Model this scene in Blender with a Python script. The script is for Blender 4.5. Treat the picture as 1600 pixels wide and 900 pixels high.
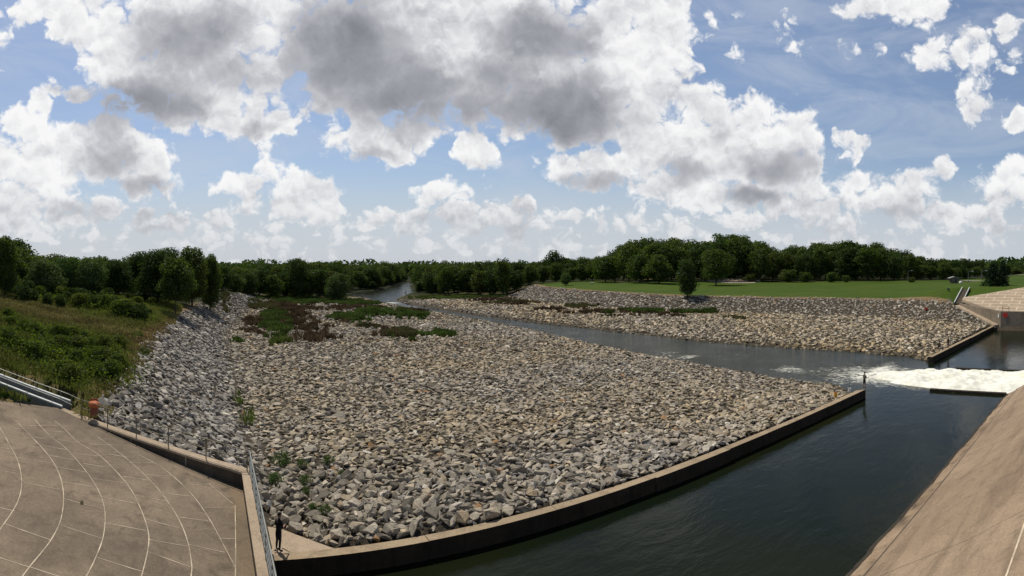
import bpy, bmesh, math, random
import numpy as np
from mathutils import Vector, Matrix

for o in list(bpy.data.objects):
    bpy.data.objects.remove(o, do_unlink=True)
SC = bpy.context.scene
COL = SC.collection
R = math.radians
rng = np.random.default_rng(7)
random.seed(7)

# ------------------------------------------------------------------ camera, sky, sun, exposure
# world frame: X runs along the dam, Y downstream, water level z = 0
F, HOR, CAMZ, YAW = 900.0, 412.0, 14.4, R(30)
cam = bpy.data.cameras.new('camera')
cam.type = 'PANO'
cam.panorama_type = 'CENTRAL_CYLINDRICAL'
cam.central_cylindrical_range_u_min = -800 / F
cam.central_cylindrical_range_u_max = 800 / F
cam.central_cylindrical_range_v_min = -(900 - HOR) / F
cam.central_cylindrical_range_v_max = HOR / F
cam.central_cylindrical_radius = 1.0
cam.clip_start = 0.1
cam.clip_end = 20000
co = bpy.data.objects.new('camera', cam)
COL.objects.link(co)
co.location = (0, 0, CAMZ)
co.rotation_euler = (R(90), 0, -YAW)
SC.camera = co

SUN_EL, SUN_AZ = R(60), R(-8)          # azimuth clockwise from +Y
sl = bpy.data.lights.new('sun', 'SUN')
sl.energy = 4.2
sl.angle = R(0.5)
sl.color = (1.0, 0.93, 0.82)
so = bpy.data.objects.new('sun', sl)
COL.objects.link(so)
sdir = Vector((math.sin(SUN_AZ) * math.cos(SUN_EL), math.cos(SUN_AZ) * math.cos(SUN_EL), math.sin(SUN_EL)))
so.rotation_euler = sdir.to_track_quat('Z', 'Y').to_euler()
so.location = sdir * 300

SC.view_settings.view_transform = 'Standard'
SC.view_settings.look = 'None'
SC.view_settings.gamma = 1.0
SC.view_settings.use_curve_mapping = False
SC.view_settings.exposure = -0.15
SC.render.engine = 'CYCLES'
SC.cycles.max_bounces = 5
SC.cycles.diffuse_bounces = 2
SC.cycles.glossy_bounces = 2
SC.cycles.transmission_bounces = 2
SC.cycles.transparent_max_bounces = 4


# ------------------------------------------------------------------ node helpers
class NT:
    def __init__(s, nt):
        s.nt = nt

    def n(s, t, ins=None, **kw):
        nd = s.nt.nodes.new(t)
        for k, v in kw.items():
            setattr(nd, k, v)
        for k, v in (ins or {}).items():
            s.set(nd.inputs[k], v)
        return nd

    def set(s, sock, v):
        if isinstance(v, bpy.types.NodeSocket):
            s.nt.links.new(v, sock)
        elif isinstance(v, bpy.types.Node):
            s.nt.links.new(v.outputs[0], sock)
        else:
            sock.default_value = v

    def math(s, op, a, b=0.0, c=None, clamp=False):
        ins = {0: a, 1: b}
        if c is not None:
            ins[2] = c
        return s.n('ShaderNodeMath', ins, operation=op, use_clamp=clamp).outputs[0]

    def vmath(s, op, a, b=None, c=None):
        ins = {0: a}
        if b is not None:
            ins[1] = b
        if c is not None:
            ins[2] = c
        nd = s.n('ShaderNodeVectorMath', ins, operation=op)
        return nd.outputs['Value'] if op in ('LENGTH', 'DOT_PRODUCT') else nd.outputs[0]

    def ss(s, x, lo, hi, a=0.0, b=1.0):
        return s.n('ShaderNodeMapRange', {0: x, 1: lo, 2: hi, 3: a, 4: b}, interpolation_type='SMOOTHSTEP').outputs[0]

    def mr(s, x, lo, hi, a=0.0, b=1.0):
        return s.n('ShaderNodeMapRange', {0: x, 1: lo, 2: hi, 3: a, 4: b}).outputs[0]

    def mix(s, f, a, b, bt='MIX'):
        nd = s.n('ShaderNodeMix', data_type='RGBA', blend_type=bt)
        s.set(nd.inputs[0], f)
        for i, v in ((6, a), (7, b)):
            if isinstance(v, (tuple, list)) and len(v) == 3:
                v = (*v, 1)
            s.set(nd.inputs[i], v)
        return nd.outputs[2]

    def noise(s, vec, scale, detail=4, rough=0.55, dist=0.0, out=0, dim='3D'):
        nd = s.n('ShaderNodeTexNoise', {'Scale': scale, 'Detail': detail, 'Roughness': rough, 'Distortion': dist}, noise_dimensions=dim)
        if vec is not None:
            s.set(nd.inputs['Vector'], vec)
        return nd.outputs[out]

    def ramp(s, f, stops):
        nd = s.n('ShaderNodeValToRGB', {0: f})
        cr = nd.color_ramp
        while len(cr.elements) < len(stops):
            cr.elements.new(0.5)
        for e, (p, c) in zip(cr.elements, stops):
            e.position = p
            e.color = (*c, 1) if len(c) == 3 else c
        return nd.outputs[0]


# ------------------------------------------------------------------ world: Nishita sky with cumulus
CLOUDS = [  # panorama direction units: x = azimuth*900+800, y = 412-900*tan(elevation); then half sizes and weight
    (60, 5, 70, 45, 1), (140, 30, 90, 60, 1), (220, 85, 130, 80, 1), (310, 40, 130, 90, 1.1), (340, 120, 120, 80, 1.1),
    (410, 195, 75, 42, 1), (260, 165, 110, 52, 1), (130, 142, 95, 26, .8), (420, 60, 90, 110, 1), (330, 195, 90, 35, .9),
    (640, 50, 230, 150, 1.2), (550, 130, 130, 90, 1.1), (760, 80, 220, 130, 1.2), (880, 120, 190, 110, 1.2),
    (900, 200, 90, 42, 1), (990, 60, 110, 120, 1.1), (1060, 40, 34, 60, .9), (690, 185, 120, 38, 1),
    (590, 222, 95, 42, 1), (740, 237, 48, 38, 1), (510, 195, 30, 20, .7),
    (930, 268, 100, 42, 1), (1040, 190, 110, 100, 1.1), (1130, 225, 120, 85, 1.1), (1225, 240, 85, 65, 1.1),
    (1180, 165, 40, 34, .9), (1100, 300, 150, 45, 1), (1010, 280, 70, 40, 1), (1260, 210, 40, 40, .8),
    (40, 185, 48, 52, 1), (60, 250, 100, 80, 1.05), (170, 235, 95, 62, 1.05), (235, 270, 66, 45, 1.05), (30, 330, 130, 50, 1),
    (375, 288, 50, 34, .95), (350, 300, 30, 20, .8), (440, 265, 42, 50, .95), (495, 310, 55, 50, 1), (420, 330, 90, 36, .9), (415, 240, 30, 20, .8),
    (690, 300, 50, 26, .95), (735, 335, 60, 34, .95), (640, 345, 90, 30, .85), (795, 345, 55, 42, .95), (660, 330, 30, 20, .7),
    (893, 331, 34, 13, .8), (760, 284, 22, 7, .6), (826, 256, 10, 14, .6), (1022, 344, 42, 14, .7), (976, 357, 22, 16, .7),
    (1400, 10, 105, 38, .95), (1490, 75, 70, 42, .9), (1530, 130, 48, 65, .8), (1580, 50, 26, 24, .8), (1592, 190, 34, 26, .9), (1560, 85, 60, 30, .7),
    (1328, 232, 18, 30, .8), (1345, 300, 90, 44, .95), (1410, 305, 90, 44, .95), (1470, 270, 36, 28, .85), (1585, 285, 60, 58, 1), (1520, 335, 90, 36, .95),
    (30, 340, 80, 34, .95), (150, 332, 70, 30, .95), (250, 347, 60, 24, .9), (335, 348, 50, 20, .9), (560, 347, 40, 24, .9), (602, 336, 34, 20, .85),
    (860, 352, 40, 14, .8), (1065, 366, 50, 12, .85), (1165, 346, 75, 18, .9), (1295, 346, 60, 22, .9), (1560, 356, 60, 18, .9), (1445, 346, 60, 20, .9),
    (100, 374, 95, 14, .8), (420, 374, 85, 13, .8), (700, 380, 85, 11, .8), (905, 382, 70, 9, .75), (1235, 378, 85, 11, .8), (545, 380, 60, 9, .75),
    (1250, 310, 100, 46, .95), (1120, 35, 36, 46, .52), (1260, 62, 110, 34, .50), (1145, 85, 14, 50, .48), (1205, 28, 60, 30, .44),
    (1350, 70, 50, 30, .5), (-110, 60, 140, 80, 1), (-140, 250, 180, 90, 1), (1750, 120, 120, 100, 1), (1800, 320, 200, 60, 1),
]
DARKS = [
    (300, 60, 105, 55, .75), (225, 165, 110, 48, .85), (120, 142, 90, 22, .6), (365, 110, 80, 45, .6), (400, 205, 70, 18, .5),
    (550, 90, 115, 95, 1.0), (620, 150, 140, 62, .95), (500, 40, 60, 60, .6), (860, 60, 100, 55, .75), (880, 175, 120, 58, .95), (720, 178, 120, 42, .85),
    (780, 125, 90, 50, .6), (930, 287, 80, 18, .65), (170, 255, 75, 40, .6), (205, 290, 85, 20, .7), (1225, 258, 85, 26, .75),
    (1170, 302, 52, 20, .8), (1080, 268, 32, 24, .65), (1120, 212, 42, 18, .4), (1530, 165, 40, 55, .35), (95, 330, 110, 22, .45),
    (580, 242, 70, 14, .5), (740, 258, 46, 10, .4), (1300, 318, 60, 16, .5), (1400, 330, 120, 14, .4), (500, 345, 60, 14, .4), (380, 305, 40, 12, .35),
    (30, 354, 60, 11, .5), (150, 348, 50, 11, .45), (250, 360, 42, 8, .4), (600, 352, 42, 8, .4), (1165, 357, 55, 8, .42), (1295, 359, 45, 9, .42), (1445, 361, 55, 9, .42), (800, 362, 40, 8, .4),
    (1020, 150, 60, 40, .4), (1560, 310, 60, 18, .35), (740, 358, 30, 10, .4), (640, 365, 60, 8, .35), (60, 235, 50, 20, .35),
]


def build_world():
    w = bpy.data.worlds.new('World')
    SC.world = w
    w.use_nodes = True
    w.node_tree.nodes.clear()

    # group: cloud relief (puffs and wisps) at a sky position in units of 100
    g = bpy.data.node_groups.new('cloud_relief', 'ShaderNodeTree')
    g.interface.new_socket('P', in_out='INPUT', socket_type='NodeSocketVector')
    g.interface.new_socket('N', in_out='OUTPUT', socket_type='NodeSocketFloat')
    T = NT(g)
    gi, go = T.n('NodeGroupInput'), T.n('NodeGroupOutput')
    sep = T.n('ShaderNodeSeparateXYZ', {0: gi.outputs[0]})
    py = sep.outputs[1]
    Pn = gi.outputs[0]
    wb = T.vmath('SUBTRACT', T.noise(Pn, 2.2, 3, .6, out=1, dim='2D'), (.5, .5, .5))
    Pw = T.vmath('MULTIPLY_ADD', wb, (.42, .42, 0), Pn)
    vs = []
    for sc in (2.1, 2.9):
        vor = T.n('ShaderNodeTexVoronoi', {'Scale': sc, 'Detail': 3.0, 'Roughness': .50, 'Lacunarity': 2.2}, feature='F1', voronoi_dimensions='2D')
        T.set(vor.inputs['Vector'], Pw)
        vs.append(vor.outputs['Distance'])
    low = T.ss(py, 2.2, 3.5)          # farther, smaller puffs towards the horizon
    dist = T.math('ADD', T.math('MULTIPLY', vs[0], T.math('SUBTRACT', 1.0, low)), T.math('MULTIPLY', vs[1], low))
    puff = T.math('SUBTRACT', .50, dist)
    fb = T.math('SUBTRACT', T.noise(Pn, 1.5, 8, .54, dim='2D'), .5)
    T.set(go.inputs[0], T.math('MULTIPLY_ADD', puff, .72, T.math('MULTIPLY', fb, .62)))

    W = NT(w.node_tree)
    tc = W.n('ShaderNodeTexCoord')
    s = W.n('ShaderNodeSeparateXYZ', {0: tc.outputs['Generated']})
    az = W.math('SUBTRACT', W.math('ARCTAN2', s.outputs[0], s.outputs[1]), YAW)
    hyp = W.math('SQRT', W.math('ADD', W.math('MULTIPLY', s.outputs[0], s.outputs[0]), W.math('MULTIPLY', s.outputs[1], s.outputs[1])))
    tan = W.math('MINIMUM', W.math('DIVIDE', s.outputs[2], W.math('MAXIMUM', hyp, .02)), 1.6)
    px = W.math('MULTIPLY_ADD', az, F / 100, 8.0)
    pyy = W.math('MULTIPLY_ADD', tan, -F / 100, HOR / 100)
    P = W.n('ShaderNodeCombineXYZ', {0: px, 1: pyy, 2: 0}).outputs[0]
    wob = W.vmath('SUBTRACT', W.noise(P, 1.1, 4, .55, out=1, dim='2D'), (.5, .5, .5))
    P1 = W.vmath('MULTIPLY_ADD', wob, (.85, .62, 0), P)

    def field(lst, lo, hi):
        acc = None
        for (cx, cy, rx, ry, wt) in lst:
            rx, ry = rx * 1.12 / 100, ry * 1.12 / 100
            q = W.vmath('MULTIPLY_ADD', P1, (1 / rx, 1 / ry, 0), (-cx / 100 / rx, -cy / 100 / ry, 0))
            b = W.ss(W.vmath('LENGTH', q), hi, lo, 0, wt)
            acc = b if acc is None else W.n('ShaderNodeMath', {0: acc, 1: b, 2: .12}, operation='SMOOTH_MAX').outputs[0]
        return acc

    cov = W.math('MAXIMUM', field(CLOUDS, .35, 1.25), W.math('MULTIPLY_ADD', W.math('SUBTRACT', W.noise(P, .9, 3, .5, dim='2D'), .5), W.ss(pyy, 2.6, 3.4, 0, .9), W.ss(pyy, 2.7, 3.6, 0, .56)))
    d0 = W.n('ShaderNodeGroup', node_tree=g)
    W.set(d0.inputs[0], P)
    d1 = W.n('ShaderNodeGroup', node_tree=g)
    W.set(d1.inputs[0], W.vmath('ADD', P, (.02, -.11, 0)))
    D = W.math('ADD', cov, d0.outputs[0])
    alpha = W.mr(D, .30, W.ss(pyy, 2.6, 3.6, .66, .68))
    alpha = W.ss(alpha, 0, 1)
    # light from above and behind: billows and rims bright, undersides and thick cores smooth grey
    rel = W.math('SUBTRACT', d0.outputs[0], d1.outputs[0])
    lit = W.mr(rel, -.34, .34, -1, 1)
    soft = W.math('SUBTRACT', W.noise(P1, .95, 3, .45, dim='2D'), .5)
    dark = W.math('MULTIPLY_ADD', soft, .22, field(DARKS, .0, 1.65))
    dark = W.math('MULTIPLY_ADD', d0.outputs[0], -.20, dark)
    dk = W.ss(dark, .05, .95)
    core = W.ss(D, .42, 1.25, .0, .24)
    low = W.ss(pyy, 2.4, 3.6)
    darkness = W.math('MULTIPLY_ADD', dk, .66, core)
    darkness = W.math('MULTIPLY_ADD', soft, W.math('MULTIPLY_ADD', low, .75, .42), darkness)
    relief = W.math('MULTIPLY', lit, W.math('MULTIPLY_ADD', dk, -.11, W.math('MULTIPLY_ADD', low, .06, .17)))
    darkness = W.math('SUBTRACT', W.math('MULTIPLY_ADD', low, .08, darkness), relief, clamp=True)
    ccol = W.ramp(darkness, [(0, (1.0, 1.0, 1.0)), (.20, (.83, .835, .855)), (.45, (.575, .585, .62)), (.75, (.37, .378, .42)), (1, (.255, .262, .295))])
    sky = W.n('ShaderNodeTexSky', sky_type='NISHITA', sun_disc=False, sun_elevation=SUN_EL, sun_rotation=SUN_AZ,
              air_density=1.0, dust_density=1.2, ozone_density=1.6, altitude=100)
    STR = 0.1
    skyc = W.vmath('MULTIPLY_ADD', sky.outputs[0], (.84, .87, .92), (.75, .95, 1.35))
    # thin high veil
    veil = W.math('MULTIPLY', W.ss(W.noise(W.vmath('MULTIPLY', P, (.45, 1.3, 1)), 1.0, 6, .62, .6), .40, .72), .42)
    cl10 = W.vmath('MULTIPLY', ccol, (1.04 / STR, 1.04 / STR, 1.04 / STR))
    base = W.mix(veil, skyc, (6.2, 6.8, 7.8))
    base = W.mix(W.ss(pyy, 2.2, 3.9, 0, .7), base, (5.6, 6.5, 7.6))
    c = W.mix(alpha, base, cl10)
    # pale haze low over the horizon
    hz = W.ss(pyy, 2.7, 4.0, 0, .66)
    front = W.ss(s.outputs[1], -.35, .25, .30, 1.0)  # haze dimmed behind the camera to lower the fill light
    c = W.mix(hz, c, W.vmath('MULTIPLY', (6.7, 7.0, 7.4), W.n('ShaderNodeCombineXYZ', {0: front, 1: front, 2: front}).outputs[0]))
    # overhead, out of view, the sky is dimmed to cut fill and reflections
    up = W.ss(tan, .62, .95)
    c = W.mix(up, c, W.vmath('MULTIPLY', sky.outputs[0], (.40, .385, .35)))
    bg = W.n('ShaderNodeBackground', {'Color': c, 'Strength': STR})
    out = W.n('ShaderNodeOutputWorld')
    W.set(out.inputs[0], bg.outputs[0])
    w.cycles.sampling_method = 'NONE'


build_world()


# ------------------------------------------------------------------ numeric helpers
def P(px, py, z):
    """point at height z seen in panorama direction (px, py): surveyed from the photograph"""
    d = F * (CAMZ - z) / (py - HOR)
    a = (px - 800) / F + YAW
    return np.array((d * math.sin(a), d * math.cos(a), z))


def polar(px, d):
    a = (px - 800) / F + YAW
    return d * math.sin(a), d * math.cos(a)


_perm = np.random.default_rng(3).random((256, 256))


def vnoise(x, y):
    xi, yi = np.floor(x).astype(int), np.floor(y).astype(int)
    fx, fy = x - xi, y - yi
    fx, fy = fx * fx * (3 - 2 * fx), fy * fy * (3 - 2 * fy)
    g = lambda i, j: _perm[i % 256, j % 256]
    return (g(xi, yi) * (1 - fx) + g(xi + 1, yi) * fx) * (1 - fy) + (g(xi, yi + 1) * (1 - fx) + g(xi + 1, yi + 1) * fx) * fy


def fbm(x, y, o=4):
    s, a, t = 0, .5, 0
    for i in range(o):
        s = s + a * vnoise(x * 2 ** i + 17 * i, y * 2 ** i + 31 * i)
        t += a
        a *= .5
    return s / t


def sstep(x, a, b):
    t = np.clip((x - a) / (b - a), 0, 1)
    return t * t * (3 - 2 * t)


def inpoly(x, y, poly):
    x, y = np.asarray(x, float), np.asarray(y, float)
    c = np.zeros(np.broadcast(x, y).shape, bool)
    n = len(poly)
    for i in range(n):
        x0, y0 = poly[i][:2]
        x1, y1 = poly[(i + 1) % n][:2]
        if y0 == y1:
            continue
        k = ((y0 > y) != (y1 > y)) & (x < (x1 - x0) * (y - y0) / (y1 - y0) + x0)
        c ^= k
    return c


# ------------------------------------------------------------------ lie of the land
LT = np.array([(-40, 3), (20, 3.2), (34, 3.6), (45, 2.8), (112, 3), (150, 8), (178, 13), (224, 26), (245, 40), (270, 58), (300, 75), (600, 160)])     # left toe: v, u
LB = np.array([(-40, -6), (20, -6), (36, -7), (66, -7.2), (102, -5.5), (146, 0), (176, 8), (224, 14), (245, 22), (270, 30), (300, 45), (600, 100)])    # left bank top
RT = np.array([(-40, 120), (24, 120), (37, 124), (52, 128.5), (68, 128), (84, 123), (101, 117), (120, 111), (144, 107), (164, 107), (196, 113), (215, 122), (260, 140), (600, 330)])
RB = np.array([(-40, 129), (24, 129), (36, 131.5), (46, 136), (65, 139.4), (81, 134), (99, 128.7), (111, 123.5), (132, 122), (166, 121.7), (191, 125), (215, 136), (260, 160), (600, 350)])
WL = np.array([(0, 2), (25.9, 2), (26, 55), (32, 59.8), (41, 60), (57, 61.9), (70, 62.2), (87, 64), (105, 65.7), (127, 65.5), (150, 65), (184, 62.5), (200, 62), (214, 62.8), (224, 64), (236, 63), (262, 62.8), (285, 75), (309, 96), (345, 112), (383, 131), (436, 155), (520, 215), (700, 330)])
WR = np.array([(0, 122), (25.9, 122), (26, 80), (32, 84), (41, 84.5), (57, 82.8), (70, 80.3), (87, 79.9), (105, 77.6), (127, 73.6), (150, 71.2), (184, 68.6), (200, 69.3), (220, 73.1), (245, 85.7), (282, 105.3), (345, 124), (383, 140), (436, 160), (520, 219), (700, 334)])


def ip(tab, v):
    return np.interp(v, tab[:, 0], tab[:, 1])


APRON_L = [(2.0, -30), (2.0, 28.6), (-8.9, 34.2), (-12.8, 32.0), (-30, 20), (-30, -30)]


def plane_l(u, v):
    return 3.3 + .2 * (2 - np.asarray(u, float))


def plane_r(u, v):
    return 3.3 + .25 * (np.asarray(u, float) - 122)


APRON_R = [(122, 24.5), (131.6, 36.3), (134.2, 36.0), (141, 25), (149, 12), (149, -30), (122, -30)]


def terr(u, v, rough=True):
    u, v = np.asarray(u, float), np.asarray(v, float)
    lt, lb, rt, rb, wl, wr = ip(LT, v), ip(LB, v), ip(RT, v), ip(RB, v), ip(WL, v), ip(WR, v)
    el, er = wl - u, u - wr                        # distance outside the water's edge
    n1 = fbm(u / 9 + 40, v / 9 + 11, 3) - .5
    n2 = fbm(u / 45 + 4, v / 45 + 9, 3) - .5
    j = (fbm(u / 5 + 3, v / 5 + 7, 3) - .5) * 1.6
    e = np.maximum(el, er) + j * np.where(v > 27, 1, 0)
    gain = np.where(el > er, .62, 1.05)
    z = np.where(e < 0, np.clip(e * .35, -1.6, 0) + .02, .05 + .25 * np.clip(e / 1.2, 0, 1) + gain * (1 - np.exp(-np.maximum(e, 0) / 11))) 
    land = sstep(e, 3, 14)
    z = z + n1 * .30 * land + n2 * .25 * land
    z = np.where(e > 0, .12 + (z - .12) * (1 - .72 * sstep(v, 185, 212) * sstep(v, 330, 290) * sstep(e, 60, 25)), z)
    far = sstep(v, 205, 260) * sstep(e, 14, 40)
    z = z + far * 1.2
    # left bank and hillside
    kl = np.clip((lt - u) / np.maximum(lt - lb, 1), 0, 1)
    top = 4.25 * (1 - .75 * sstep(v, 170, 230))
    z = z + kl * top
    hill = np.maximum(lb - u, 0)
    crest = 6.0 * (1 - .70 * sstep(v, 85, 150)) * (1 - .8 * sstep(v, 170, 260))
    z = z + np.where(kl >= 1, crest * (1 - np.exp(-hill * .30 / np.maximum(crest, .2))), 0) + (n1 * .9 + n2 * 1.2) * sstep(hill, 1, 8)
    # right bank and lawn plateau
    kr = np.clip((u - rt) / np.maximum(rb - rt, 1), 0, 1)
    z = z + kr * 3.75 * (1 - .6 * sstep(v, 205, 270))
    pl = np.maximum(u - rb, 0)
    z = z + np.where(kr >= 1, np.minimum(pl * .014, 1.5), 0) + n2 * 1.0 * sstep(pl, 4, 25) * sstep(v, 40, 70)
    z = z + sstep(v, 62, 40) * np.clip((u - 133) * .23, 0, 2.9)
    # ground below the basin, the aprons and the dam
    basin = (u > 2) & (u < 122) & (v < 26.3)
    z = np.where(basin, -1.6, z)
    aL = inpoly(u, v, APRON_L)
    z = np.where(aL, np.minimum(z, plane_l(u, v) - .45), z)
    aR = inpoly(u, v, APRON_R)
    z = np.where(aR, np.minimum(z, plane_r(u, v) - .45), z)
    stl = np.abs(v - (35.4 - (u + 9.3) * .11))
    z = np.where((u < -8.2) & (u > -26) & (stl < 1.9), np.minimum(z, 5.05 + .256 * (-9.3 - u) - .38), z)
    str_ = np.abs(v - (37.2 + (u - 133.2) * .1138))
    z = np.where((u > 132.5) & (u < 145.2) & (str_ < 1.9), np.minimum(z, 4.85 + .244 * (u - 133.2) - .42), z)
    z = np.where((u > 2) & (u < 6) & (v < 31.5) & (u + v * .9 < 32), np.minimum(z, .66), z)
    fx, fy = 9.8 / 15.49, 12.0 / 15.49
    fs, fd = (u - 122) * fx + (v - 24.6) * fy, -(u - 122) * fy + (v - 24.6) * fx
    z = np.where((fs > -1) & (fs < 16) & (np.abs(fd) < 2.0), np.minimum(z, .95 + fs / 15.49 * 3.65 - .35), z)
    left = (u < -7) & (v < 36) & ~aL
    z = np.where(left, np.minimum(z, plane_l(u, v) + .1), z)
    return z


def hit(px, py, dmin=12.0, dmax=1500.0):
    a = (px - 800) / F + YAW
    d = dmin * (dmax / dmin) ** np.linspace(0, 1, 6000)
    u, v = d * math.sin(a), d * math.cos(a)
    zr = CAMZ - (py - HOR) / F * d
    k = np.nonzero(zr <= terr(u, v))[0]
    i = k[0] if len(k) else len(d) - 1
    return np.array((u[i], v[i], float(terr(u[i], v[i]))))


# ------------------------------------------------------------------ mesh helpers
def mesh_np(name, verts, faces, mat=None, smooth=False, col=None, attr='col'):
    me = bpy.data.meshes.new(name)
    verts = np.asarray(verts, np.float32)
    faces = np.asarray(faces, np.int32)
    k = faces.shape[1]
    me.vertices.add(len(verts))
    me.vertices.foreach_set('co', verts.ravel())
    me.loops.add(faces.size)
    me.loops.foreach_set('vertex_index', faces.ravel())
    me.polygons.add(len(faces))
    me.polygons.foreach_set('loop_start', np.arange(0, faces.size, k, dtype=np.int32))
    me.polygons.foreach_set('use_smooth', np.full(len(faces), smooth))
    if col is not None:
        a = me.color_attributes.new(attr, 'FLOAT_COLOR', 'POINT')
        c = np.ones((len(verts), 4), np.float32)
        c[:, :3] = col
        a.data.foreach_set('color', c.ravel())
    me.update(calc_edges=True)
    me.validate()
    if mat:
        me.materials.append(mat)
    return me


def link(name, me, parent=None, loc=None):
    o = bpy.data.objects.new(name, me)
    COL.objects.link(o)
    if parent:
        o.parent = parent
    if loc is not None:
        o.location = loc
    return o


def tag(o, label=None, cat=None, group=None, kind=None):
    if label:
        o['label'] = label
    if cat:
        o['category'] = cat
    if group:
        o['group'] = group
    if kind:
        o['kind'] = kind
    return o


def thing(name, label, cat, loc=(0, 0, 0), rz=0.0, group=None):
    o = bpy.data.objects.new(name, None)
    COL.objects.link(o)
    o.empty_display_size = .3
    o.location = loc
    o.rotation_euler = (0, 0, rz)
    return tag(o, label, cat, group)


def bm_obj(name, bm, mat, parent=None, loc=None, smooth=False, bevel=0):
    if bevel:
        bmesh.ops.bevel(bm, geom=[e for e in bm.edges if len(e.link_faces) == 2 and e.calc_face_angle(0) > .5], offset=bevel, segments=2, profile=.6, affect='EDGES')
    bmesh.ops.recalc_face_normals(bm, faces=bm.faces)
    me = bpy.data.meshes.new(name)
    bm.to_mesh(me)
    bm.free()
    for m in (mat if isinstance(mat, (list, tuple)) else [mat]):
        me.materials.append(m)
    if smooth:
        me.polygons.foreach_set('use_smooth', [True] * len(me.polygons))
    return link(name, me, parent, loc)


def box(bm, c, s, rz=0.0, rot=None):
    m = Matrix.Translation(c) @ (rot.to_4x4() if rot else Matrix.Rotation(rz, 4, 'Z')) @ Matrix.Diagonal((*s, 1))
    bmesh.ops.create_cube(bm, size=1, matrix=m)


def tube(bm, pts, r, n=8, cap=True):
    pts = [Vector(p) for p in pts]
    rs = r if isinstance(r, (list, tuple)) else [r] * len(pts)
    rings = []
    for i, p in enumerate(pts):
        t = (pts[min(i + 1, len(pts) - 1)] - pts[max(i - 1, 0)]).normalized()
        a = t.orthogonal().normalized() if abs(t.z) > .95 else Vector((-t.y, t.x, 0)).normalized()
        b = t.cross(a)
        rings.append([bm.verts.new(p + (a * math.cos(2 * math.pi * k / n) + b * math.sin(2 * math.pi * k / n)) * rs[i]) for k in range(n)])
    for i in range(len(rings) - 1):
        for k in range(n):
            bm.faces.new((rings[i][k], rings[i][(k + 1) % n], rings[i + 1][(k + 1) % n], rings[i + 1][k]))
    if cap:
        bm.faces.new(rings[0][::-1])
        bm.faces.new(rings[-1])


def lathe(bm, prof, n=20):
    rings = []
    for r, z in prof:
        rings.append([bm.verts.new((r * math.cos(2 * math.pi * k / n), r * math.sin(2 * math.pi * k / n), z)) for k in range(n)])
    for i in range(len(rings) - 1):
        for k in range(n):
            bm.faces.new((rings[i][k], rings[i][(k + 1) % n], rings[i + 1][(k + 1) % n], rings[i + 1][k]))
    bm.faces.new(rings[0][::-1])
    bm.faces.new(rings[-1])


def prism(bm, poly, z0, z1):
    """vertical prism; z0/z1 are numbers or functions of (x, y)"""
    f = lambda z, p: z(p[0], p[1]) if callable(z) else (z[poly.index(p)] if isinstance(z, list) else z)
    lo = [bm.verts.new((p[0], p[1], float(f(z0, p)))) for p in poly]
    hi = [bm.verts.new((p[0], p[1], float(f(z1, p)))) for p in poly]
    n = len(poly)
    bm.faces.new(hi)
    bm.faces.new(lo[::-1])
    for i in range(n):
        bm.faces.new((lo[i], lo[(i + 1) % n], hi[(i + 1) % n], hi[i]))


# ------------------------------------------------------------------ materials
def new_mat(name):
    m = bpy.data.materials.new(name)
    m.use_nodes = True
    m.node_tree.nodes.clear()
    T = NT(m.node_tree)
    out = T.n('ShaderNodeOutputMaterial')
    return m, T, out


def pbsdf(T, out, col, rough=.85, bump=None, bstr=.3, bdist=.05, spec=.3, metal=0.0):
    b = T.n('ShaderNodeBsdfPrincipled', {'Roughness': rough, 'Specular IOR Level': spec, 'Metallic': metal})
    T.set(b.inputs['Base Color'], (*col, 1) if isinstance(col, tuple) and len(col) == 3 else col)
    if bump is not None:
        bn = T.n('ShaderNodeBump', {'Height': bump, 'Strength': bstr, 'Distance': bdist})
        T.set(b.inputs['Normal'], bn.outputs[0])
    T.set(out.inputs[0], b.outputs[0])
    return b


def gpos(T):
    return T.n('ShaderNodeNewGeometry').outputs['Position']


def plain(name, col, rough=.7, var=.25, scale=6.0, metal=0.0, spec=.3):
    m, T, out = new_mat(name)
    tc = T.n('ShaderNodeTexCoord').outputs['Object']
    nz = T.noise(tc, scale, 5, .6)
    f = T.mr(nz, .3, .7, 1 - var, 1 + var)
    c = T.vmath('MULTIPLY', (*col,), T.n('ShaderNodeCombineXYZ', {0: f, 1: f, 2: f}).outputs[0])
    pbsdf(T, out, c, rough, nz, .15, .02, spec, metal)
    return m


def concrete(name, c1, c2, c3, streak=None, sc=1.0):
    m, T, out = new_mat(name)
    p = gpos(T)
    big = T.noise(p, .16 * sc, 6, .62, .6)
    fine = T.noise(p, 9 * sc, 6, .7)
    mid = T.noise(p, 1.1 * sc, 6, .62, .8)
    c = T.mix(T.ss(big, .35, .65), c1, c2)
    c = T.mix(T.math('MULTIPLY', T.ss(mid, .48, .72), .75), c, c3)
    if streak is not None:
        st = T.noise(T.vmath('MULTIPLY', p, streak), 1.0, 7, .65, .4)
        c = T.mix(T.math('MULTIPLY', T.ss(st, .45, .72), .6), c, tuple(x * .62 for x in c3))
    spk = T.mr(fine, .25, .75, .72, 1.28)
    c = T.vmath('MULTIPLY', c, T.n('ShaderNodeCombineXYZ', {0: spk, 1: spk, 2: spk}).outputs[0])
    pbsdf(T, out, c, .9, T.math('ADD', fine, T.math('MULTIPLY', mid, 1.5)), .35, .03, .2)
    return m


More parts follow.
